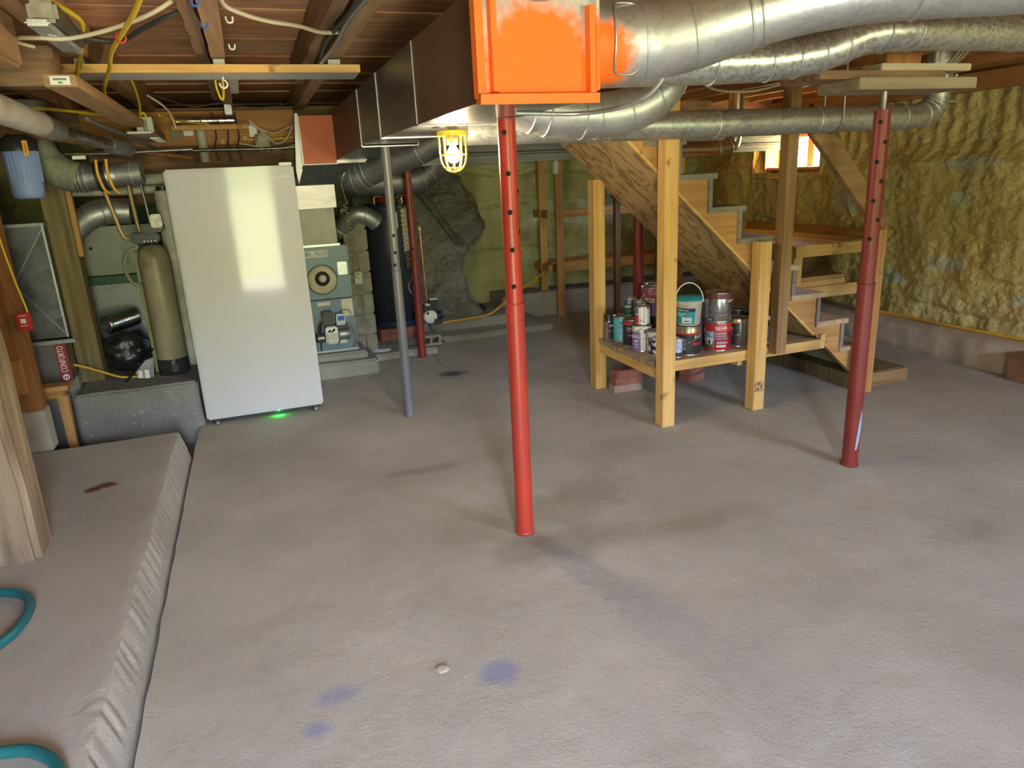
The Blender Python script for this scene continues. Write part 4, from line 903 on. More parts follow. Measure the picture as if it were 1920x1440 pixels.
t = paint_can('silver can with brown band stacked on the red can', 2.855, 3.957, DZ_+.195, .085, .195, mat('silver_print', (0.45, 0.45, 0.47), .26, .9), [(-1.9, 1.9, .80, 1.0, cm('brown', (0.16, 0.05, 0.045))), (-1.6, -.85, .12, .80, cm('lilac', (0.38, 0.37, 0.46))), (-.75, .0, .42, .60, GY), (-.75, .0, .2, .36, GY)], [('EASY', .020, 1.0, .72, M_inkw), ('paint', .014, -.65, .10, M_inkw)], lid=M_tin, bail=(-.085, .2))
paint_can('lilac can in the back row between the front cans', 2.79, 4.16, DZ_, .083, .19, PU, [(-.8, .8, .3, .5, cm('lilac2', (0.45, 0.4, 0.6)))])
paint_can('gold-lidded can with wire handle in the back row', 3.03, 4.185, DZ_, .083, .20, M_gold, [(-1.2, 1.2, .1, .85, K)], bail=(.07, .8, M_tin))
paint_can('large gold-lidded can behind the orange-banded can', 3.19, 4.19, DZ_, .080, .205, K)
paint_can('plain dark can at the very back of the paint shelf', 2.72, 4.52, DZ_+.195, .08, .19, K, [(-.3, .9, .2, .8, PU)], lid=M_tin)
paint_can('dark can underneath at the very back of the paint shelf', 2.81, 4.55, DZ_, .08, .19, K)
# teal bucket
t = T('plastic_bucket', 'cream plastic bucket with teal lid and label, white handle raised', 'bucket', (2.625, 3.955, DZ_+.197), None, local=True)
t.part('tub', G().lathe([(.001, 0), (.070, 0), (.074, .004), (.083, .135), (.086, .137), (.086, .163), (.083, .165)], n=32), M_cream)
t.part('lid', G().lathe([(.087, .163), (.088, .172), (.080, .176), (.076, .188), (.001, .188)], n=32), TE)
def cone_wrap(a0, a1, z0, z1, e):
    g = G(); vs = []
    for j in range(17):
        a = CAMA+a0+(a1-a0)*j/16
        for z in (z0, z1): r = .074+(z-.004)*.0687+e; vs.append((r*math.cos(a), r*math.sin(a), z))
    return g.add(vs, [(2*j, 2*j+2, 2*j+3, 2*j+1) for j in range(16)], True)
lb = t.part('label_print', cone_wrap(-1.2, .55, .012, .095, .0008), TE); t.part('label_band', cone_wrap(-1.2, .55, .095, .118, .0008), cm('deepnavy', (0.01, 0.02, 0.05)), lb); t.part('label_picture', cone_wrap(-.55, .25, .02, .058, .0016), WH, lb); t.part('picture_shape', cone_wrap(-.35, .1, .03, .036, .0022), K, lb)
text_wrap(t, 'Weldwood', .018, .0835, CAMA-.5, .106, M_inkw, parent=lb); text_wrap(t, 'Floor Wood', .011, .0825, CAMA-.55, .083, M_inkw, parent=lb); text_wrap(t, 'Adhesive', .011, .0815, CAMA-.62, .071, M_inkw, parent=lb)
sa, ca = math.sin(CAMA), math.cos(CAMA)
t.part('handle', G().tube([(-sa*.09*math.cos(q)+ca*.01, ca*.09*math.cos(q)+sa*.01, .15+.125*math.sin(q)) for q in [PI*j/20 for j in range(21)]], .0045, 8), M_white)

# ================================================================ shelf frame on the back wall
t = T('wall_rack', 'bare pine shelf frame standing at the back foam wall', 'shelf', (3.9, 7.5, 0))
t.part('upright', G().box(3.085, 3.165, 7.66, 7.70, .27, 1.85), W_mid['z']); t.part('upright', G().box(3.19, 3.275, 7.43, 7.47, 0, 1.85), W_mid['z'])
for z in (1.10, .50):
    t.part('rail', G().box(3.20, 5.2, 7.47, 7.51, z, z+.088), W_mid['x'])
    t.part('cross_piece', G().box(3.10, 3.14, 7.47, 7.9, z, z+.088), W_mid['y'])
t.part('shelf_board', G().box(3.15, 5.2, 7.50, 7.92, .588, .605), W_mid['x'])
t.part('upright', G().box(4.75, 4.83, 7.43, 7.47, 0, 1.85), W_mid['z'])
single('hanging_bottle', G().lathe([(.001, 1.57), (.025, 1.57), (.033, 1.60), (.034, 1.67), (.025, 1.73), (.012, 1.75), (.001, 1.75)], (3.165, 7.36, 0), 16), M_white, 'white plastic bottle hanging from the back shelf frame', 'bottle', (3.165, 7.36, 1.57))
single('cardboard_box', G().box(3.75, 3.98, 6.9, 7.1, 1.34, 1.60, .004), mat('cardboard', (0.42, 0.28, 0.14), .8), 'brown cardboard box seen beyond the upper stair treads', 'box', (3.87, 7.0, 1.34))
single('box_stand', G().box(3.7, 3.76, 7.0, 7.06, 0, 1.75).box(4.22, 4.28, 7.0, 7.06, 0, 1.75).box(3.7, 4.28, 6.88, 7.12, 1.30, 1.338), W_old['z'], 'dark timber stand behind the staircase holding the cardboard box', 'stand', (3.9, 7, 0))
# ================================================================ furnace
fy = 6.20
t = T('oil_furnace', 'blue-grey oil furnace with burner standing right of the freezer', 'furnace', (.4, 6.55, .19))
t.part('lower_cabinet', G().box(.06, .735, fy, 6.95, .19, .642, .006), M_furn)
t.part('upper_cabinet', G().box(.06, .735, fy, 6.95, .650, 1.09, .006), M_furn)
t.part('cabinet_base', G().box(.06, .74, fy-.01, 6.95, .188, .205), M_galvd)
t.part('flue_box', G().box(.10, .665, fy+.03, 6.9, 1.105, 1.40, .004), mat('pale_grey_box', (0.34, 0.34, 0.28), .5, .1, (0.28, 0.28, 0.22), 7))
t.part('plenum', G().box(.10, .69, fy+.02, 6.9, 1.40, 1.59), M_sheetd)
t.part('trim_strip', G().box(.08, .68, fy+.005, fy+.03, 1.09, 1.108), M_galv)
pt = t.part('access_port', G().lathe([(.001, -.035), (.085, -.035), (.105, -.02), (.118, -.012), (.122, 0), (.122, .002)], (.50, fy, .815), 28, 'y'), mat('sooty_enamel', (0.58, 0.53, 0.40), .5, 0, (0.48, 0.42, 0.30), 14, col3=(0.20, 0.08, 0.05), scale3=9, lo3=.56, hi3=.66))
t.part('port_knob', G().lathe([(.001, -.075), (.028, -.075), (.03, -.05), (.034, -.036), (.034, -.03)], (.50, fy, .83), 18, 'y'), M_cream, pt)
t.part('port_soot', G().lathe([(.001, -.0365), (.062, -.0365), (.062, -.03)], (.50, fy-.0, .828), 18, 'y'), M_ink, pt)
t.part('port_rim', G().lathe([(.122, -.012), (.128, -.006), (.128, .002)], (.50, fy, .815), 28, 'y'), M_galvd, pt)
t.part('switch_cover', G().box(.635, .715, fy-.02, fy, .845, .955, .006), M_galv)
t.part('control_panel', G().box(.615, .722, fy-.006, fy, .68, .84, .003), M_furn)
st = t.part('sticker', G().box(.34, .57, fy-.002, fy, 1.005, 1.06), M_paper)
text_flat(t, '80 . PLUS', .046, (.475, fy-.0028, 1.032), (1, 0, 0), (0, 0, 1), M_bluei, parent=st)
t.part('notice', G().box(.635, .728, fy-.002, fy, .49, .635), M_paper); t.part('notice', G().box(.435, .54, fy-.002, fy, .595, .625), M_paper)
# burner
b_ = t.part('burner_housing', G().box(.46, .565, fy-.17, fy-.02, .29, .44, .015), M_cream)
t.part('ignition_box', G().box(.45, .545, fy-.15, fy-.03, .45, .56, .012), M_black, b_)
t.part('burner_nameplate', G().box(.465, .555, fy-.175, fy-.172, .385, .435), M_inkw, b_)
t.part('nameplate_mark', G().prism([(.475, .395), (.50, .425), (.505, .40), (.535, .428), (.545, .41), (.52, .392)], 'y', fy-.1765, fy-.1752), M_ink, b_)
t.part('relay', G().box(.565, .64, fy-.12, fy-.02, .43, .53, .008), M_galvd, b_); t.part('relay_label', G().box(.578, .632, fy-.122, fy-.12, .475, .515), M_bluei, b_)
t.part('relay_base', G().box(.555, .66, fy-.13, fy-.01, .405, .435, .004), M_black, b_)
t.part('motor', G().lathe([(.001, .0), (.045, .0), (.05, .01), (.05, .085), (.042, .10), (.001, .105)], (.57, fy-.10, .355), 20, 'x'), M_galvd, b_)
t.part('fuel_pump', G().lathe([(.001, -.07), (.035, -.07), (.04, -.05), (.04, 0)], (.45, fy-.10, .34), 16, 'x'), M_steel, b_)
t.part('air_tube', G().lathe([(.05, -.03), (.05, .0)], (.51, fy, .33), 16, 'y'), M_steel, b_)
t.part('motor_box', G().box(.575, .635, fy-.15, fy-.06, .285, .315, .004), M_galvd, b_)
t.part('conduit', G().tube(spline([(.66, fy-.06, .43), (.69, fy-.06, .41), (.715, fy-.05, .35), (.722, fy-.04, .27), (.70, fy-.03, .215)], 6), .008, 8), M_galvd)
t.part('oil_line', G().tube(spline([(.43, fy-.10, .34), (.41, fy-.12, .42), (.44, fy-.13, .47), (.42, fy-.08, .35), (.42, fy-.06, .22)], 6), .006, 6), M_black)
t.part('wire', G().tube(spline([(.60, fy-.06, .53), (.64, fy-.06, .555), (.69, fy-.05, .54), (.70, fy-.02, .5)], 5), .003, 5), M_bcab)
single('outlet_box', G().box(.80, .865, 6.43, 6.47, .72, .83, .004), M_cream, 'pale electrical box on the block chimney behind the furnace', 'outlet', (.83, 6.45, .72))

# block chimney
t = T('block_chimney', 'grey concrete-block chimney between furnace and water heater', 'chimney', (.95, 6.75, .06))
for r in range(7):
    z = .06+r*.19
    for i, (a, b) in enumerate(((.75, .955),) if r % 2 else ((.75, .845), (.857, .955))):
        t.part('block', G().box(a, b, 6.50, 6.68, z, z+.176, .006), M_block)
t.part('core', G().box(.765, .94, 6.525, 6.84, .06, 1.37), M_block)

# coiled cords and copper lines
def helix(p, q, r, turns, n=14):
    p, q = Vector(p), Vector(q); return [p.lerp(q, k/(turns*n))+Vector((r*math.cos(2*PI*k/n), r*math.sin(2*PI*k/n), 0)) for k in range(turns*n+1)]
single('coiled_line', G().tube(spline([(.72, 6.12, 1.66), (.74, 6.12, 1.55), (.765, 6.16, 1.45)], 5)+helix((.755, 6.16, 1.43), (.79, 6.16, .80), .017, 15), .004, 5), M_coil, 'long brass coiled line dangling beside the furnace', 'cord', (.75, 6.16, .8))
single('coiled_line', G().tube(helix((1.255, 6.42, 1.47), (1.295, 6.42, .82), .017, 16), .0035, 5), M_coil, 'brass coiled line dangling in front of the water heater', 'cord', (1.27, 6.42, .82))
t = T('copper_pipe', 'thin bright copper pipe standing right of the water heater', 'pipe', (1.51, 6.75, .4))
t.part('pipe', G().tube([(1.49, 6.75, 1.14), (1.505, 6.75, .44)], .009, 10), M_copper); t.part('cap_fitting', G().tube([(1.49, 6.75, 1.125), (1.49, 6.75, 1.16)], .016, 12), M_cream)

# ================================================================ water heater
hx, hy, hr = 1.265, 7.10, .232
t = T('water_heater', 'dark navy oil-fired water heater behind the steel posts', 'water heater', (hx, hy, .19))
t.part('tank', G().lathe([(.001, .24), (hr, .24), (hr, 1.35), (hr-.015, 1.372), (.001, 1.38)], (hx, hy, 0), 40), M_navy)
t.part('base_ring', G().lathe([(.001, .185), (hr-.02, .185), (hr+.006, .20), (hr+.006, .245), (hr, .25)], (hx, hy, 0), 40), mat('blue_base', (0.02, 0.025, 0.08), .4))
t.part('top_band', G().lathe([(hr+.004, 1.33), (hr+.004, 1.365), (hr-.012, 1.38)], (hx, hy, 0), 40), mat('blue_base', (0.02, 0.025, 0.08), .4))
def arc_strip(a0, a1, z0, z1, e=.003): return G().lathe([(hr+e, z0), (hr+e, z1)], (hx, hy, 0), 6, a0=a0, a1=a1)
t.part('edge_label', arc_strip(-1.78, -1.72, .55, 1.33), M_white, label='white vertical label strip'); t.part('side_label', arc_strip(-1.42, -1.37, 1.15, 1.3), M_white)
t.part('instruction_label', arc_strip(-1.18, -.75, .93, 1.33), M_paper)
t.part('flue_collar', G().lathe([(.085, 1.37), (.09, 1.45), (.07, 1.47), (.001, 1.47)], (hx, hy-.02, 0), 20), mat('red_flue', (0.22, 0.02, 0.02), .4)); t.part('draft_plate', G().box(hx-.02, hx+.05, hy-.13, hy-.10, 1.385, 1.46, .004), M_white)
for x, y in ((hx-.13, hy-.08), (hx+.14, hy-.05)):
    t.part('copper_stub', G().tube(spline([(x, y, 1.37), (x, y, 1.44), (x+.05, y, 1.45), (x+.11, y, 1.45), (x+.12, y, 1.49)], 5), .011, 8), M_copper)
ax, ay = hx+hr*math.cos(-1.0), hy+hr*math.sin(-1.0)
t.part('thermostat', G().box(ax-.025, ax+.045, ay-.03, ay+.02, .76, .87, .008), M_black)
t.part('power_cord', G().tube(spline([(ax+.02, ay-.01, .76), (ax+.01, ay-.04, .68), (ax-.03, ay-.05, .6), (ax-.01, ay-.06, .52), (ax+.05, ay-.08, .51)], 6), .006, 6), M_galvd)
bx, by = 1.53, 6.78
bb = t.part('burner_body', G().lathe([(.001, -.05), (.055, -.05), (.068, -.035), (.068, .035), (.055, .05), (.001, .05)], (bx, by, .29), 22, 'y'), M_white, label='white burner body')
t.part('burner_head', G().box(bx-.07, bx+.05, by-.05, by+.05, .35, .41, .012), M_black, bb); t.part('burner_cap', G().box(bx-.05, bx+.03, by-.055, by+.03, .405, .425, .006), M_white, bb)
t.part('burner_control', G().box(bx-.01, bx+.085, by-.06, by+.04, .40, .46, .01), M_black, bb); t.part('control_top', G().box(bx-.005, bx+.08, by-.055, by+.035, .458, .468, .004), M_white, bb)
t.part('burner_motor', G().lathe([(.001, 0), (.04, 0), (.044, .05), (.03, .07), (.001, .07)], (bx+.06, by, .29), 18, 'x'), M_black, bb)
t.part('burner_pump', G().box(bx+.03, bx+.11, by-.075, by-.02, .215, .27, .006), M_black, bb)
t.part('burner_tube', G().tube([(bx-.16, by+.2, .29), (bx-.02, by+.02, .29)], .05, 16), M_black, bb)
t.part('burner_screw', G().lathe([(.001, -.056), (.012, -.056), (.012, -.05)], (bx-.03, by, .33), 10, 'y'), M_ink, bb)
t.part('oil_hose', G().tube(spline([(bx-.02, by-.05, .23), (bx, by-.08, .16), (bx+.06, by-.12, .07), (bx+.10, by-.14, .05)], 6), .009, 7), M_black)
for i, (x, y, a, z) in enumerate(((1.15, 7.0, .2, .06), (1.38, 7.02, -.3, .06), (1.27, 7.22, .1, .06), (1.15, 7.0, .25, .1185), (1.38, 7.02, -.25, .1185), (1.27, 7.22, .1, .1185))):
    brick(x, y, z, a, ('left', 'right', 'rear')[i % 3]+(' brick of the lower layer under the water heater', ' brick of the upper layer under the water heater')[i//3], 'bricks under the water heater')
t = T('concrete_block', 'hollow concrete block lying beside the water heater base', 'block', (1.46, 6.56, .06))
t.part('block_body', G().box(1.36, 1.56, 6.50, 6.64, .06, .085, .004).box(1.36, 1.56, 6.50, 6.64, .135, .16, .004).box(1.36, 1.385, 6.50, 6.64, .08, .14).box(1.45, 1.47, 6.50, 6.64, .08, .14).box(1.535, 1.56, 6.50, 6.64, .08, .14), M_block)
single('paper_bundle', rough_block(.90, 1.08, 6.48, 6.6, .06, .085, .012, 3, 8), mat('bluish_paper', (0.36, 0.36, 0.44), .8, 0, (0.5, 0.5, 0.52), 12), 'crumpled bluish papers on the floor beside the furnace slab', 'papers', (1.0, 6.5, .06))

# ================================================================ left-hand clutter
# water softener
tx, ty = -.668, 5.55
t = T('water_softener', 'tall grimy beige softener tank standing on the concrete plinth', 'tank', (tx, ty, .33))
t.part('tank', G().lathe([(.001, .43), (.098, .43), (.103, .45), (.104, 1.12), (.100, 1.17), (.085, 1.215), (.055, 1.24), (.03, 1.25), (.001, 1.25)], (tx, ty, 0), 32), M_tank)
t.part('tank_base', G().lathe([(.001, .325), (.100, .325), (.106, .34), (.106, .43), (.10, .45)], (tx, ty, 0), 28), M_bag)
vb = t.part('valve_body', G().box(tx-.12, tx+.06, ty-.05, ty+.06, 1.26, 1.33, .012), M_black)
t.part('valve_neck', G().lathe([(.04, 1.24), (.05, 1.25), (.05, 1.275)], (tx, ty, 0), 18), M_black)
t.part('valve_head', G().box(tx-.05, tx+.10, ty-.06, ty+.05, 1.33, 1.39, .012), M_black, vb); t.part('valve_timer', G().box(tx+.03, tx+.10, ty-.08, ty-.05, 1.36, 1.45, .008), M_steel, vb)
for k in range(4): t.part('valve_bolt', G().tube([(tx-.03+k*.022, ty-.075, 1.275), (tx-.03+k*.022, ty-.05, 1.275)], .007, 8), M_steel, vb)
t.part('inlet_pipe', G().tube(spline([(tx-.10, ty, 1.30), (tx-.15, ty, 1.30), (tx-.17, ty, 1.34), (tx-.20, ty, 1.5), (tx-.24, ty, 1.72)], 6), .014, 10), M_coil)
t.part('inlet_pipe', G().tube(spline([(tx-.06, ty+.04, 1.30), (tx-.07, ty+.04, 1.45), (tx-.08, ty+.04, 1.72)], 6), .014, 10), M_coil)
t.part('thin_pipe', G().tube([(tx+.02, ty, 1.38), (tx+.0, ty, 1.75)], .009, 8), M_galvd)
pts = [(tx-.02-.085+.085*math.cos(a), ty-.02, 1.10+.13*math.sin(a)) for a in [1.4+k*2*PI/24*.95 for k in range(25)]]
t.part('drain_hose', G().tube(spline([(tx-.10, ty-.02, 1.27)]+pts, 2), .011, 8), M_ins)
t = T('brine_column', 'tall pale plastic column behind the softener tank', 'pipe', (-.56, 5.76, .33))
t.part('upper_tube', G().tube([(-.555, 5.76, 1.15), (-.555, 5.76, 1.60)], .062, 20), M_pvc); t.part('lower_tube', G().tube([(-.55, 5.76, .33), (-.55, 5.76, 1.13)], .056, 20), M_pvc)
t.part('coupling', G().tube([(-.553, 5.76, 1.12), (-.553, 5.76, 1.16)], .068, 20), M_cream); t.part('cap', G().tube([(-.555, 5.76, 1.60), (-.555, 5.76, 1.63)], .045, 16), M_black)
single('vent_stub', G().box(-.80, -.77, 5.60, 5.63, .33, 1.2, .004), mat('greenish_stick', (0.25, 0.27, 0.12), .7, 0, (0.33, 0.33, 0.17), 8), 'thin greenish stick leaning behind the softener tank', 'stick', (-.785, 5.61, .33))
# upright timber
t = T('timber_post', 'green-stained square timber post behind the metal duct box', 'post', (-1.2, 5.62, .33))
t.part('post_shaft', G().box(-1.275, -1.125, 5.56, 5.70, .33, 2.18, .006), W_green)
t.part('post_cleat', G().box(-1.12, -1.09, 5.55, 5.60, 1.2, 1.72, .003), W_mid['z'])
# air-exchanger with its sheet-metal riser
t = T('air_exchanger', 'metal air exchanger reading CONFORTO with a red label strip', 'air exchanger', (-1.45, 5.55, .42))
t.part('exchanger_case', G().box(-1.72, -1.27, 5.34, 5.52, .40, .665, .006), M_sheetd)
sr = t.part('label_strip', G().box(-1.335, -1.268, 5.335, 5.342, .405, .66), M_mg)
text_flat(t, 'CONFORTO', .052, (-1.302, 5.334, .558), (0, 0, 1), (-1, 0, 0), M_inkw, parent=sr, sx=.62)
g = G(); n = 20; cx_, cz_ = -1.302, .435
t.part('label_emblem', G().lathe([(.011, -.002), (.021, -.002)], (cx_, 5.334, cz_), 20, 'y').prism([(cx_-.004, cz_-.015), (cx_+.004, cz_-.015), (cx_+.002, cz_+.018), (cx_-.002, cz_+.018)], 'y', 5.331, 5.333), M_inkw, sr)
t.part('case_flange', G().box(-1.72, -1.20, 5.32, 5.35, .665, .69, .003), M_galvd)
t.part('riser_duct', G().prism([(-1.74, 5.42), (-1.26, 5.42), (-1.255, 5.50), (-1.74, 5.50)], 'z', .69, 1.42), M_hrv)
t.part('riser_edge', G().beam((-1.258, 5.415, .69), (-1.262, 5.415, 1.42), .012, .012, up=(0, 1, 0)), M_galv)
t.part('riser_crease', G().beam((-1.72, 5.416, .72), (-1.27, 5.416, 1.40), .006, .006, up=(0, 1, 0)), M_galvd); t.part('riser_crease', G().beam((-1.72, 5.416, 1.40), (-1.27, 5.416, .72), .006, .006, up=(0, 1, 0)), M_galvd)
t.part('riser_top', G().box(-1.78, -1.25, 5.40, 5.52, 1.42, 1.44), M_galvd)
# back panel with green rail
t = T('equipment_panel', 'pale metal cabinet with a green rail behind the softener', 'cabinet', (-1.05, 6.35, .33))
t.part('cabinet_upper', G().box(-1.32, -.80, 6.3, 6.6, .99, 1.36, .004), mat('pale_panel', (0.30, 0.31, 0.27), .45, .3, (0.22, 0.23, 0.20), 5)); t.part('cabinet_lower', G().box(-1.32, -.80, 6.3, 6.6, .33, .92, .004), M_galvk)
t.part('green_rail', G().box(-1.30, -.80, 6.25, 6.30, .92, .985, .003), mat('green_rail', (0.02, 0.09, 0.05), .5)); t.part('rail_bolt', G().lathe([(.001, -.01), (.012, -.01), (.012, 0)], (-1.18, 6.3, 1.2), 10, 'y'), M_ink)
# foil duct, black bag, plastic pieces
t = T('foil_duct', 'shiny crinkled foil duct lying open towards the room', 'duct', (-1.0, 5.95, .6))
pr = []
for k in range(26): pr.append((.060+.007*(k % 2), -.0+k*.0105))
t.part('foil_tube', G().lathe(pr, (0, 0, 0), 24, 'x'), M_foil).location = (0, 0, 0)
t.part('foil_lining', G().lathe([(.06, .002), (.058, .25), (.001, .25)], (0, 0, 0), 24, 'x'), M_galvk)
for o in t.o.children:
    for v in o.data.vertices: v.co = v.co+Vector(t.off)
t.o.location = (-1.12, 5.92, .655); t.o.rotation_euler = (0, -.08, .85)
g = G(); bm = bmesh.new(); bmesh.ops.create_icosphere(bm, subdivisions=4, radius=1)
for v in bm.verts:
    c = v.co.copy(); d = 1+.22*nz3(c, 1.8)+.10*nz3(c+Vector((5, 0, 0)), 4.5)+.05*nz3(c, 9); v.co = Vector((-1.0+c.x*.17*d, 5.86+c.y*.16*d, .47+c.z*.145*d))
g.bm(bm, True); single('garbage_bag', g, M_bag, 'crumpled black plastic bag on the plinth behind the tank', 'bag', (-1.0, 5.86, .33))
t = T('plastic_tray', 'small folded white plastic tray at the foot of the softener tank', 'tray', (-.84, 5.55, .33))
t.part('tray_panel', G().add([(-.92, 5.50, .36), (-.86, 5.44, .335), (-.80, 5.46, .335), (-.79, 5.60, .45), (-.90, 5.58, .42)], [(0, 1, 2, 3, 4), (4, 3, 2, 1, 0)]), mat('bluish_white', (0.55, 0.58, 0.64), .5)); t.part('tray_fin', G().prism([(-.895, .345), (-.865, .34), (-.86, .395), (-.885, .40)], 'y', 5.43, 5.437), M_white); t.part('tray_fin', G().prism([(-.85, .338), (-.82, .338), (-.82, .40), (-.845, .40)], 'y', 5.425, 5.432), M_white)
single('black_rod', G().beam((-.97, 5.40, .335), (-.78, 5.62, .52), .02, .008), M_black, 'black flat strap propped against the softener tank', 'strap', (-.97, 5.4, .335))
# insulated duct elbow and damper
duct_run('insulated_duct', 'green-grey wrapped duct elbow near the ceiling behind the blue filter', [(-1.16, 5.25, 2.15), (-1.16, 5.25, 1.95), (-1.13, 5.25, 1.82), (-1.05, 5.24, 1.735), (-.96, 5.23, 1.70)], .095, M_ins, (), (-1.1, 5.25, 1.7))
duct_run('damper_duct', 'short bright metal duct sleeve with a black strap beside the wrapped elbow', [(-.97, 5.23, 1.70), (-.88, 5.22, 1.70), (-.72, 5.21, 1.71), (-.60, 5.20, 1.715)], [.085]*6+[.082]*6+[.07]*10, M_galvd, (.05, .15, .25, .85), (-.8, 5.2, 1.6)).part('black_strap', G().tube([(-.86, 5.22, 1.70), (-.80, 5.217, 1.705)], .089, 24), M_black)
duct_run('metal_elbow', 'bright metal elbow duct bending behind the timber post', [(-1.2, 5.75, 1.30), (-1.14, 5.75, 1.38), (-1.04, 5.74, 1.45), (-.92, 5.74, 1.48), (-.78, 5.74, 1.47)], .085, M_galv, (.3, .5, .72, .8), (-1.1, 5.75, 1.25))
duct_run('crossing_pipe', 'dusty grey pipe crossing behind the freezer top', [(-1.1, 5.95, 1.66), (-.8, 5.95, 1.67), (-.3, 5.95, 1.68), (.2, 5.95, 1.69)], .05, M_pvc, (.3,), (-.6, 5.95, 1.6))
# big white drain pipe at top left
t = T('drain_pipe', 'thick dusty white drain pipe slanting along the ceiling at top left', 'pipe', (-.86, 3.2, 1.9))
t.part('pipe', G().tube([(-.83, 1.9, 1.945), (-.86, 4.05, 1.925)], .056, 24), M_pvc); t.part('pipe_coupling', G().tube([(-.86, 4.02, 1.925), (-.865, 4.42, 1.92), (-.865, 4.5, 1.915)], [.056, .05, .03], 20), M_galvd); t.part('iron_tail', G().tube([(-.865, 4.45, 1.915), (-.87, 5.4, 1.90)], .022, 12), M_steel)
t = T('iron_pipe', 'thick grey iron pipe stub with coupling above the metal sleeve', 'pipe', (-.7, 5.2, 1.85))
t.part('pipe', G().tube([(-.90, 4.7, 1.93), (-.80, 4.95, 1.90), (-.70, 5.15, 1.87)], .035, 14), M_steel); t.part('coupling', G().tube([(-.74, 5.08, 1.88), (-.66, 5.24, 1.855)], .048, 18), M_galvd); t.part('valve_tag', G().box(-.93, -.86, 4.98, 4.985, 1.80, 1.82), M_white)
# blue filter
t = T('filter_housing', 'translucent blue water-filter housing hanging at upper left', 'filter', (-1.145, 4.80, 1.60))
t.part('bowl', G().lathe([(.001, 1.592), (.055, 1.592), (.072, 1.60), (.080, 1.625), (.086, 1.84), (.09, 1.845)], (-1.145, 4.8, 0), 28), M_blue); t.part('filter_cap', G().lathe([(.092, 1.843), (.094, 1.90), (.05, 1.93), (.001, 1.93)], (-1.145, 4.8, 0), 28), M_black)
for k in range(10):
    a = -2.2+k*.25; t.part('bowl_rib', G().tube([(-1.145+.083*math.cos(a), 4.8+.083*math.sin(a), 1.68), (-1.145+.0865*math.cos(a), 4.8+.0865*math.sin(a), 1.84)], .003, 5), M_blue)
tg = t.part('hanging_tag', G().box(-1.10, -1.075, 4.69, 4.694, 1.815, 1.895), M_tag, label='orange hanging tag'); text_flat(t, 'RAINFRESH', .014, (-1.0875, 4.689, 1.855), (0, 0, -1), (1, 0, 0), M_ink, parent=tg, sx=.75)
# rust-brown post and blocks at far left
t = T('stud_post', 'rust-brown wooden stud with nailed blocks at the left edge', 'post', (-1.4, 4.7, .16))
t.part('post_shaft', G().box(-1.45, -1.30, 4.66, 4.78, .16, 2.18, .004), W_rust); t.part('post_foot', G().box(-1.46, -1.29, 4.655, 4.785, .15, .40, .004), mat('limewashed', (0.36, 0.33, 0.29), .8, 0, (0.44, 0.41, 0.36), 10))
t.part('nailed_block', G().box(-1.47, -1.39, 4.62, 4.66, .93, 1.18, .003), W_orange['z']); t.part('nailed_block', G().box(-1.42, -1.34, 4.62, 4.66, .52, .72, .003), W_orange['z'])
t = T('red_tag', 'small red printed tag box hanging on the rust-brown stud', 'tag', (-1.27, 4.63, .90))
t.part('tag_box', G().box(-1.31, -1.235, 4.62, 4.65, .885, .985, .006), mat('tag_red', (0.40, 0.015, 0.02), .45)); t.part('tag_print', G().box(-1.29, -1.255, 4.6185, 4.62, .965, .969).box(-1.285, -1.26, 4.6185, 4.62, .925, .95).box(-1.29, -1.255, 4.6185, 4.62, .91, .913), M_inkw)
t = T('corner_bracket', 'small wooden corner bracket nailed against the concrete plinth', 'bracket', (-1.3, 5.1, -.1))
t.part('top_board', G().box(-1.50, -1.24, 5.04, 5.17, .41, .445, .003), W_mid['x']); t.part('ledger', G().box(-1.47, -1.28, 5.08, 5.16, .36, .408, .003), W_mid['x']); t.part('leg', G().prism([(-1.33, .36), (-1.27, .36), (-1.285, -.12), (-1.325, -.12)], 'y', 5.12, 5.17), W_mid['z'])
# rough timber in the foreground
bm = bmesh.new(); bmesh.ops.create_cube(bm, size=1)
for v in bm.verts: v.co = Vector((-1.16+v.co.x*.30, 3.26+v.co.y*.23, 1.17+v.co.z*2.02))
bmesh.ops.bevel(bm, geom=[e for e in bm.edges if abs(e.verts[0].co.z-e.verts[1].co.z) > 1], offset=.025, segments=2, affect='EDGES')
bmesh.ops.subdivide_edges(bm, edges=[e for e in bm.edges if abs(e.verts[0].co.z-e.verts[1].co.z) > 1], cuts=40, use_grid_fill=True)
for v in bm.verts: v.co += Vector((nz3(v.co*Vector((1, 1, .6)), 4), nz3(v.co+Vector((7, 0, 0)), 4), 0))*.014
g = G().bm(bm); t = T('hewn_timber', 'rough weathered hewn timber post in the left foreground', 'post', (-1.16, 3.26, .16))
t.part('timber_shaft', g, W_rough)
# hoses on the slab
cable('garden_hose', 'teal garden hose loop at the left edge of the raised slab', [(-1.6, 2.85, .18), (-1.2, 2.90, .18), (-1.03, 2.86, .178), (-.955, 2.76, .178), (-.945, 2.62, .178), (-.99, 2.50, .178), (-1.15, 2.36, .178), (-1.5, 2.2, .178)], .017, M_teal, 'hose', 12, 8)
cable('garden_hose', 'teal garden hose end lying at the bottom left corner', [(-1.3, 2.0, .178), (-1.0, 1.965, .178), (-.82, 1.94, .178), (-.73, 1.90, .178), (-.66, 1.80, .178), (-.63, 1.6, .178)], .017, M_teal, 'hose', 12, 8)
lf = [(-.975, 3.83), (-.95, 3.86), (-.93, 3.865), (-.90, 3.90), (-.865, 3.90), (-.83, 3.865), (-.855, 3.86), (-.87, 3.845), (-.90, 3.855), (-.91, 3.83), (-.94, 3.82)]
single('dry_leaf', G().prism(lf, 'z', .160, .170), M_leaf, 'dark curled dry leaf on the raised slab', 'leaf', (-.9, 3.86, .16))
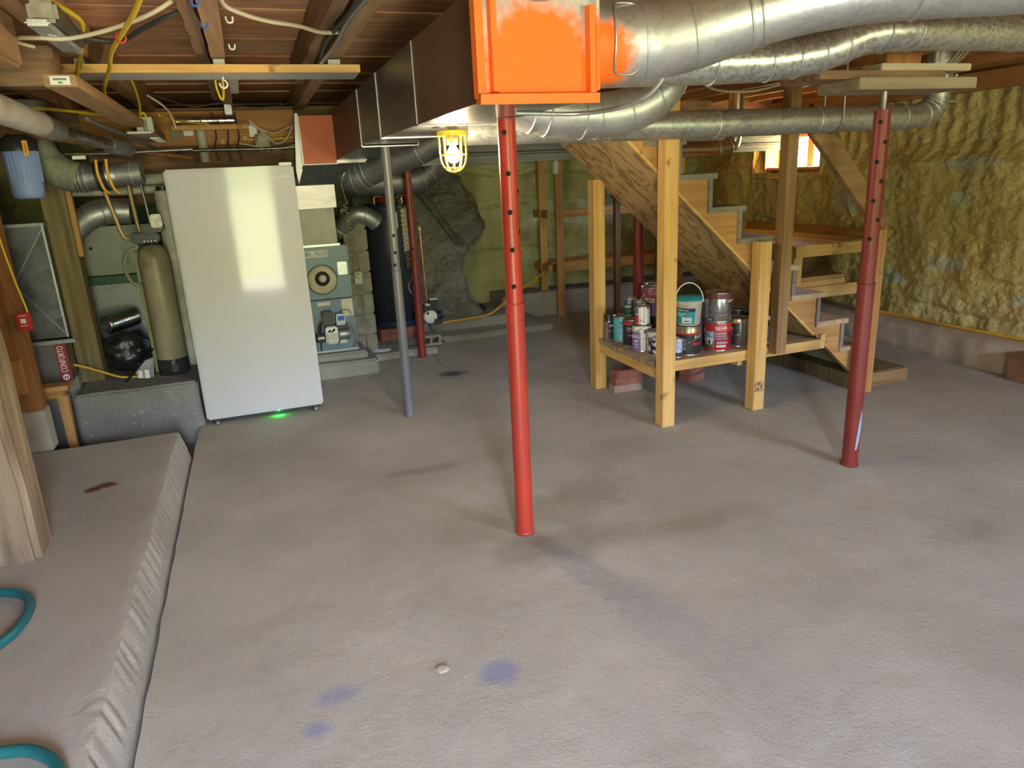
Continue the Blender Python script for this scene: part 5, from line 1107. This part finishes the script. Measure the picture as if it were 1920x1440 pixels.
# ================================================================ ceiling woodwork, wiring, boxes
single('ceiling_board', G().box(-.64, -.535, 3.22, 7.4, 1.985, 2.028, .002), W_joist['y'], 'flat board running back under the joists with a paper sticker on its end', 'board', (-.59, 3.22, 1.985))
t = T('board_sticker', 'white paper sticker on the end of the flat ceiling board', 'sticker', (-.59, 3.21, 2.0))
t.part('sticker_paper', G().box(-.62, -.555, 3.2185, 3.2195, 1.992, 2.022), M_inkw); t.part('sticker_bars', G().box(-.61, -.565, 3.2178, 3.2185, 2.008, 2.015), GY); t.part('sticker_mark', G().prism([(-.587, 1.995), (-.577, 2.0), (-.587, 2.005), (-.597, 2.0)], 'y', 3.2172, 3.2184), cm('mark_green', (0.05, 0.3, 0.15)))
single('ceiling_beam', G().box(-1.02, -.65, 1.0, 3.02, 2.02, 2.185, .01), W_joist['y'], 'short thick beam end overhead in the top left corner', 'beam', (-.8, 2.0, 2.02))
single('ceiling_beam', G().box(-2.6, -.655, 3.55, 3.68, 2.03, 2.18, .008), W_old['x'], 'dark cross beam behind the sticker board at upper left', 'beam', (-1.3, 3.6, 2.03))
t = T('junction_box', 'shiny metal junction box on the joist at top left', 'junction box', (-.55, 3.0, 2.1))
t.part('box_shell', G().box(-.56, -.475, 2.78, 3.25, 2.12, 2.185, .012), M_steel); t.part('cover_plate', G().box(-.565, -.495, 2.74, 3.22, 2.102, 2.122, .008), M_galv); t.part('knockout', G().lathe([(.001, 2.0995), (.018, 2.0995), (.018, 2.103)], (-.53, 2.9, 0), 16), M_galv); t.part('clamp', G().tube([(-.52, 3.25, 2.14), (-.52, 3.29, 2.12)], .016, 12), M_galv)
cable('power_cable', 'cream cable looping from the junction box to the first joist', [(-.66, 3.28, 2.13), (-.69, 3.20, 2.13), (-.66, 3.06, 2.12), (-.57, 2.93, 2.10), (-.48, 2.93, 2.10), (-.35, 2.88, 2.12), (-.22, 2.80, 2.15), (-.14, 2.76, 2.185)], .007, M_wcab)
cable('power_cable', 'cream cable stapled across the bay under the floorboards', [(.012, 2.5, 2.175), (.014, 2.70, 2.17), (.06, 2.80, 2.165), (.15, 2.90, 2.16), (.27, 3.01, 2.165), (.36, 3.12, 2.165), (.44, 3.20, 2.18)], .0078, M_wcab)
cable('power_cable', 'black cable sagging between two joists at top left', [(-.53, 3.27, 2.18), (-.46, 3.33, 2.165), (-.37, 3.32, 2.16), (-.28, 3.20, 2.18), (-.20, 3.12, 2.20), (-.14, 3.1, 2.22)], .0095, M_bcab)
def flat(name, label, pts, w=.0085): return cable(name, label, pts, w, M_yel)
flat('power_cable', 'yellow cable with a red tie passing behind the strip fixture', [(-.19, 2.45, 2.15), (-.25, 2.68, 2.13), (-.31, 2.9, 2.12), (-.38, 3.15, 2.11), (-.43, 3.4, 2.11), (-.47, 3.65, 2.11), (-.53, 3.95, 2.11), (-.60, 4.3, 2.09), (-.64, 4.65, 2.06)])
single('cable_tie', G().tube([(-.335+.016*math.cos(a), 3.0, 2.116+.016*math.sin(a)) for a in [k*PI/8 for k in range(17)]], .004, 6), cm('tie_red', (0.5, 0.03, 0.02)), 'red tie round the yellow ceiling cable', 'cable tie', (-.335, 3.0, 2.11))
flat('power_cable', 'yellow cable bending round the metal junction box', [(-.53, 2.6, 2.2), (-.50, 2.80, 2.19), (-.465, 2.95, 2.18), (-.46, 3.1, 2.18), (-.50, 3.3, 2.17), (-.56, 3.6, 2.16), (-.63, 3.85, 2.12), (-.655, 4.0, 2.10)])
flat('power_cable', 'yellow cable running along the flat ceiling board to the green box', [(-.66, 3.9, 2.06), (-.655, 4.3, 2.05), (-.62, 4.7, 2.04), (-.60, 5.05, 2.01), (-.57, 5.2, 2.03), (-.535, 5.2, 2.07), (-.515, 5.22, 2.03)], .007)
flat('power_cable', 'yellow cable dropping into the green box from above', [(-.48, 4.3, 2.18), (-.50, 4.7, 2.15), (-.535, 5.1, 2.10), (-.56, 5.22, 2.03)], .007)
flat('power_cable', 'yellow cable strung across towards the furnace header', [(-.46, 5.4, 2.07), (-.38, 5.7, 2.06), (-.12, 6.2, 2.06), (.03, 6.5, 2.06)], .0075)
flat('power_cable', 'yellow cable crossing behind the white drain pipe', [(-1.2, 4.9, 2.08), (-1.0, 5.0, 2.08), (-.75, 5.2, 2.06)], .009)
flat('power_cable', 'bundle of yellow cable hanging beside the joist behind the fixture', [(-.06, 4.2, 2.2), (-.07, 4.25, 2.12), (-.06, 4.3, 2.06), (-.045, 4.3, 2.05), (-.035, 4.25, 2.12), (-.04, 4.2, 2.2)], .006)
cable('power_cable', 'dark cable running beside the joist near the trunk duct', [(.395, 1.8, 2.18), (.42, 2.3, 2.175), (.44, 2.8, 2.18), (.41, 3.3, 2.175), (.43, 3.85, 2.18)], .009, M_bcab)
cable('power_cable', 'pale cable running along the joist near the trunk duct', [(.455, 1.8, 2.175), (.47, 2.3, 2.17), (.445, 2.9, 2.175), (.45, 3.4, 2.17), (.42, 4.1, 2.16)], .010, M_galvd)
t = T('switch_box', 'pale green electrical box beside the flat ceiling board', 'electrical box', (-.53, 5.2, 1.96))
t.part('box_shell', G().box(-.585, -.49, 5.20, 5.27, 1.955, 2.045, .004), mat('pale_green', (0.36, 0.42, 0.36), .5)); t.part('box_mark', G().box(-.545, -.54, 5.197, 5.20, 1.96, 2.03).box(-.53, -.525, 5.197, 5.20, 1.96, 2.03), M_ink)
t = T('vent_strip', 'white louvred plastic strip under the flat ceiling board', 'grille', (-.58, 5.6, 1.94))
t.part('strip_body', G().box(-.64, -.50, 5.15, 6.1, 1.945, 1.958, .003), M_cream)
for k in range(9): t.part('louvre', G().box(-.555, -.50, 5.55+k*.06, 5.575+k*.06, 1.938, 1.945), M_white)
for k, (x, y, z, s_, m, lb) in enumerate(((-.36, 6.375, 2.0, .07, M_white, 'small white box above the freezer beside the header'), (-.45, 6.375, 1.98, .06, mat('sage', (0.20, 0.23, 0.18), .6), 'small dark sage box above the freezer beside the header'), (.12, 6.375, 1.98, .06, M_white, 'small white outlet box above the freezer near the plenum'), (-.04, 5.95, 2.115, .05, M_galvd, 'small metal box on the joist above the freezer'))):
    single('wiring_box', G().box(x-s_/2, x+s_/2, y, y+.05, z, z+s_*1.5, .006), m, lb, 'electrical box', (x, y, z))
single('wood_strip', G().box(-.45, .08, 6.05, 6.09, 2.02, 2.055, .002), W_mid['x'], 'narrow pine strip across the wiring above the freezer', 'strip', (-.2, 6.07, 2.02))
single('rear_header', G().box(-1.1, .45, 6.42, 6.5, 1.93, 2.185, .004), W_orange['x'], 'pale orange header board behind the freezer top', 'board', (-.3, 6.45, 1.78))
for k in range(3): single('foil_sleeve', G().lathe([(.024+.006*(j % 2), j*.012) for j in range(16)], (-.42+k*.12, 6.07, 2.084), 14, 'x'), M_foil, ('left', 'middle', 'right')[k]+' piece of crinkled foil sleeve above the freezer', 'sleeve', (-.42+k*.12, 6.07, 2.055), 'foil sleeves')
for k, pts in enumerate(([(.10, 6.3, 2.08), (.18, 6.3, 2.03), (.28, 6.3, 2.0), (.40, 6.2, 2.04)], [(.10, 6.3, 2.10), (.20, 6.3, 2.0), (.28, 6.3, 1.92), (.36, 6.25, 1.95), (.42, 6.2, 2.05)], [(.0, 6.3, 1.93), (.15, 6.3, 1.90), (.28, 6.3, 1.87), (.42, 6.2, 1.90)])):
    cable('power_cable', ('upper', 'deep-hanging middle', 'lowest')[k]+' cream cable in the tangle beside the orange plenum panel', pts, .007, M_wcab)
cable('power_cable', 'lower yellow cable in the tangle beside the orange plenum panel', [(.06, 6.35, 1.96), (.2, 6.35, 1.955), (.42, 6.3, 1.965)], .008, M_yel)
t = T('joist_tag', 'white printed tag stapled to the joist behind the fixture', 'tag', (.0, 4.9, 2.15))
t.part('tag_paper', G().box(-.005, .045, 4.45, 5.25, 2.180, 2.184), mat('tag_white', (0.62, 0.60, 0.54), .7, 0, (0.40, 0.38, 0.34), 25, lo=.5, hi=.7))
for k, (x, y) in enumerate(((-.07, 2.75), (-.06, 3.1), (.03, 3.0), (.03, 3.55))):
    single('cable_staple', G().tube(spline([(x-.012, y, 2.19), (x-.008, y, 2.172), (x+.008, y, 2.172), (x+.012, y, 2.19)], 3), .004, 6), M_bluei if k < 2 else M_white, ('near blue staple on the second joist', 'far blue staple on the second joist', 'near white hook on the second joist', 'far white hook beside the strip fixture')[k], 'staple', (x, y, 2.17))
# stray pipes and spider-webbed rods at upper left
for k, (p, q, r, lb) in enumerate((((-1.25, 5.0, 1.97), (-.35, 5.9, 1.82), .014, 'thin rusty pipe slanting across above the metal sleeve'), ((-1.3, 5.5, 1.86), (-.3, 5.5, 1.86), .012, 'thin dark pipe level behind the blue filter'), ((-.75, 4.6, 1.99), (-.45, 6.3, 1.85), .012, 'thin grey conduit running back under the flat ceiling board'), ((-1.2, 5.85, 1.62), (-.4, 5.85, 1.62), .03, 'pale horizontal pipe behind the softener pipes'))):
    single('thin_pipe', G().tube([p, Vector(p).lerp(Vector(q), .5)+Vector((0, 0, -.01)), q], r, 10), (W_rust, M_steel, M_galvd, M_pvc)[k], lb, 'pipe', p)
for k, x in enumerate((-.83, -.775)):
    single('yellow_strap', G().tube(spline([(x, 5.10, 1.80), (x-.005, 5.10, 1.72), (x+.01, 5.12, 1.63), (x+.03, 5.16, 1.60)], 5), .009, 7), M_yelo, ('left', 'right')[k]+' yellow strap looped round the metal duct sleeve', 'strap', (x, 5.1, 1.6))
cable('power_cable', 'yellow cable hanging down to the red tag', [(-1.26, 4.6, 1.9), (-1.265, 4.6, 1.65), (-1.285, 4.6, 1.45), (-1.265, 4.6, 1.2), (-1.25, 4.62, 1.05), (-1.245, 4.63, .985)], .006, M_yel)
cable('power_cable', 'yellow cable lying on the plinth behind the timber post', [(-1.30, 5.45, .50), (-1.2, 5.45, .46), (-1.10, 5.48, .40), (-1.0, 5.46, .36), (-.88, 5.48, .345)], .008, M_yelo)
# cables on the right
cable('extension_cord', 'orange-yellow extension cord lying along the concrete ledge at right', [(5.26, 2.4, .237), (5.25, 3.2, .24), (5.27, 3.7, .238), (5.25, 4.2, .24), (5.28, 4.7, .237), (5.26, 5.2, .24)], .013, M_yelo, 'cord')
cable('extension_cord', 'orange-yellow cord trailing from the burner past the rock to the back shelf', [(1.62, 6.95, .17), (1.80, 7.05, .162), (2.05, 7.10, .16), (2.3, 7.2, .17), (2.62, 7.4, .30), (2.9, 7.5, .42), (3.1, 7.6, .50)], .012, M_yelo, 'cord')
cable('power_cable', 'cream cable sagging below the joists over the stairs', [(2.85, 4.3, 2.17), (3.1, 4.5, 2.11), (3.4, 4.7, 2.10), (3.7, 4.75, 2.11), (3.95, 4.6, 2.17)], .009, M_wcab)
for k in range(3):
    d = .03*k; cable('power_cable', ('inner', 'middle', 'outer')[k]+' cream cable looping at the right end of the plank stack', [(3.42+d, 2.80, 2.17), (3.43+d, 2.86, 2.08), (3.46+d, 3.0, 2.0+.01*k), (3.35, 3.1, 1.96+.01*k), (3.1, 3.2, 1.98), (2.8, 3.25, 2.05)], .007, M_wcab)
cable('power_cable', 'cream cable hanging loose above the right foam wall', [(4.2, 3.5, 2.05), (4.6, 3.9, 2.02), (4.9, 4.2, 1.98), (5.25, 4.35, 1.97)], .008, M_wcab)
# old brick and box at the right edge of the frame
t = T('rusty_block', 'rusty brown block with a grey box at the right edge on the ledge', 'block', (5.0, 3.4, 0))
t.part('brown_block', G().box(4.98, 5.12, 3.30, 3.46, 0, .20, .008), mat('rusty', (0.20, 0.085, 0.04), .8, 0, (0.28, 0.14, 0.08), 8)); t.part('grey_box', G().box(4.99, 5.1, 3.08, 3.27, 0, .16, .006), M_conc)
# debris on the floor
g = G()
for k in range(26):
    x, y = random.uniform(3.3, 3.86), random.uniform(3.95, 4.7); vs, fs = lump(x, y, random.uniform(.004, .013), random.uniform(.003, .008), 7); g.add(vs, fs, True)
o = single('grit', g, M_conc, 'scattered plaster crumbs on the floor under the stairs', 'debris', (3.4, 4.3, 0)); o['kind'] = 'stuff'

# more wiring and plumbing above the freezer
single('rear_wall_board', G().box(-1.1, .45, 6.51, 6.56, 1.5, 1.93), W_old['x'], 'dark board below the orange header behind the freezer', 'board', (-.3, 6.53, 1.5))
cable('iron_pipe', 'long dark iron pipe running level above the freezer', [(-1.0, 6.25, 1.90), (-.6, 6.25, 1.885), (-.2, 6.25, 1.885), (.2, 6.25, 1.88), (.42, 6.25, 1.885)], .013, M_steel, 'pipe')
single('pipe_stub', G().tube([(-.27, 6.388, 1.80), (-.27, 6.388, 2.06)], .036, 16), M_pvc, 'pale vertical pipe stub in front of the orange header', 'pipe', (-.27, 6.32, 1.8))
for k, x in enumerate((-.17, -.08, .0)):
    single('wire_drop', G().tube(spline([(x, 6.38, 2.17), (x+.01, 6.37, 2.0), (x-.01, 6.30, 1.90), (x+.005, 6.28, 1.80)], 5), .006, 6), M_bcab, ('left', 'middle', 'right')[k]+' black wire dropping in front of the orange header', 'wire', (x, 6.38, 1.8))
single('crumpled_tape', rough_block(.13, .24, 6.28, 6.36, 1.86, 2.0, .03, 4, 9), mat('old_tape', (0.50, 0.47, 0.38), .7, 0, (0.22, 0.2, 0.17), 14), 'crumpled pale tape bundle above the freezer near the plenum', 'tape', (.18, 6.32, 1.86))
for k, (x, z) in enumerate(((-.12, 1.95), (.05, 1.97))):
    single('wood_peg', G().tube([(x, 6.42, z), (x, 6.36, z)], .02, 12), W_new['z'], ('left', 'right')[k]+' round wooden peg on the orange header', 'peg', (x, 6.4, z))
cable('power_cable', 'cream cable hanging before the joists beside the green box', [(-.50, 5.3, 2.18), (-.43, 5.4, 2.13), (-.40, 5.5, 2.08), (-.385, 5.55, 2.0)], .007, M_wcab)
cable('power_cable', 'thin dark wire draped between the joists behind the fixture', [(-.45, 5.2, 2.17), (-.25, 5.3, 2.11), (-.08, 5.3, 2.13), (.1, 5.3, 2.10), (.3, 5.4, 2.12), (.46, 5.5, 2.18)], .004, M_bcab)
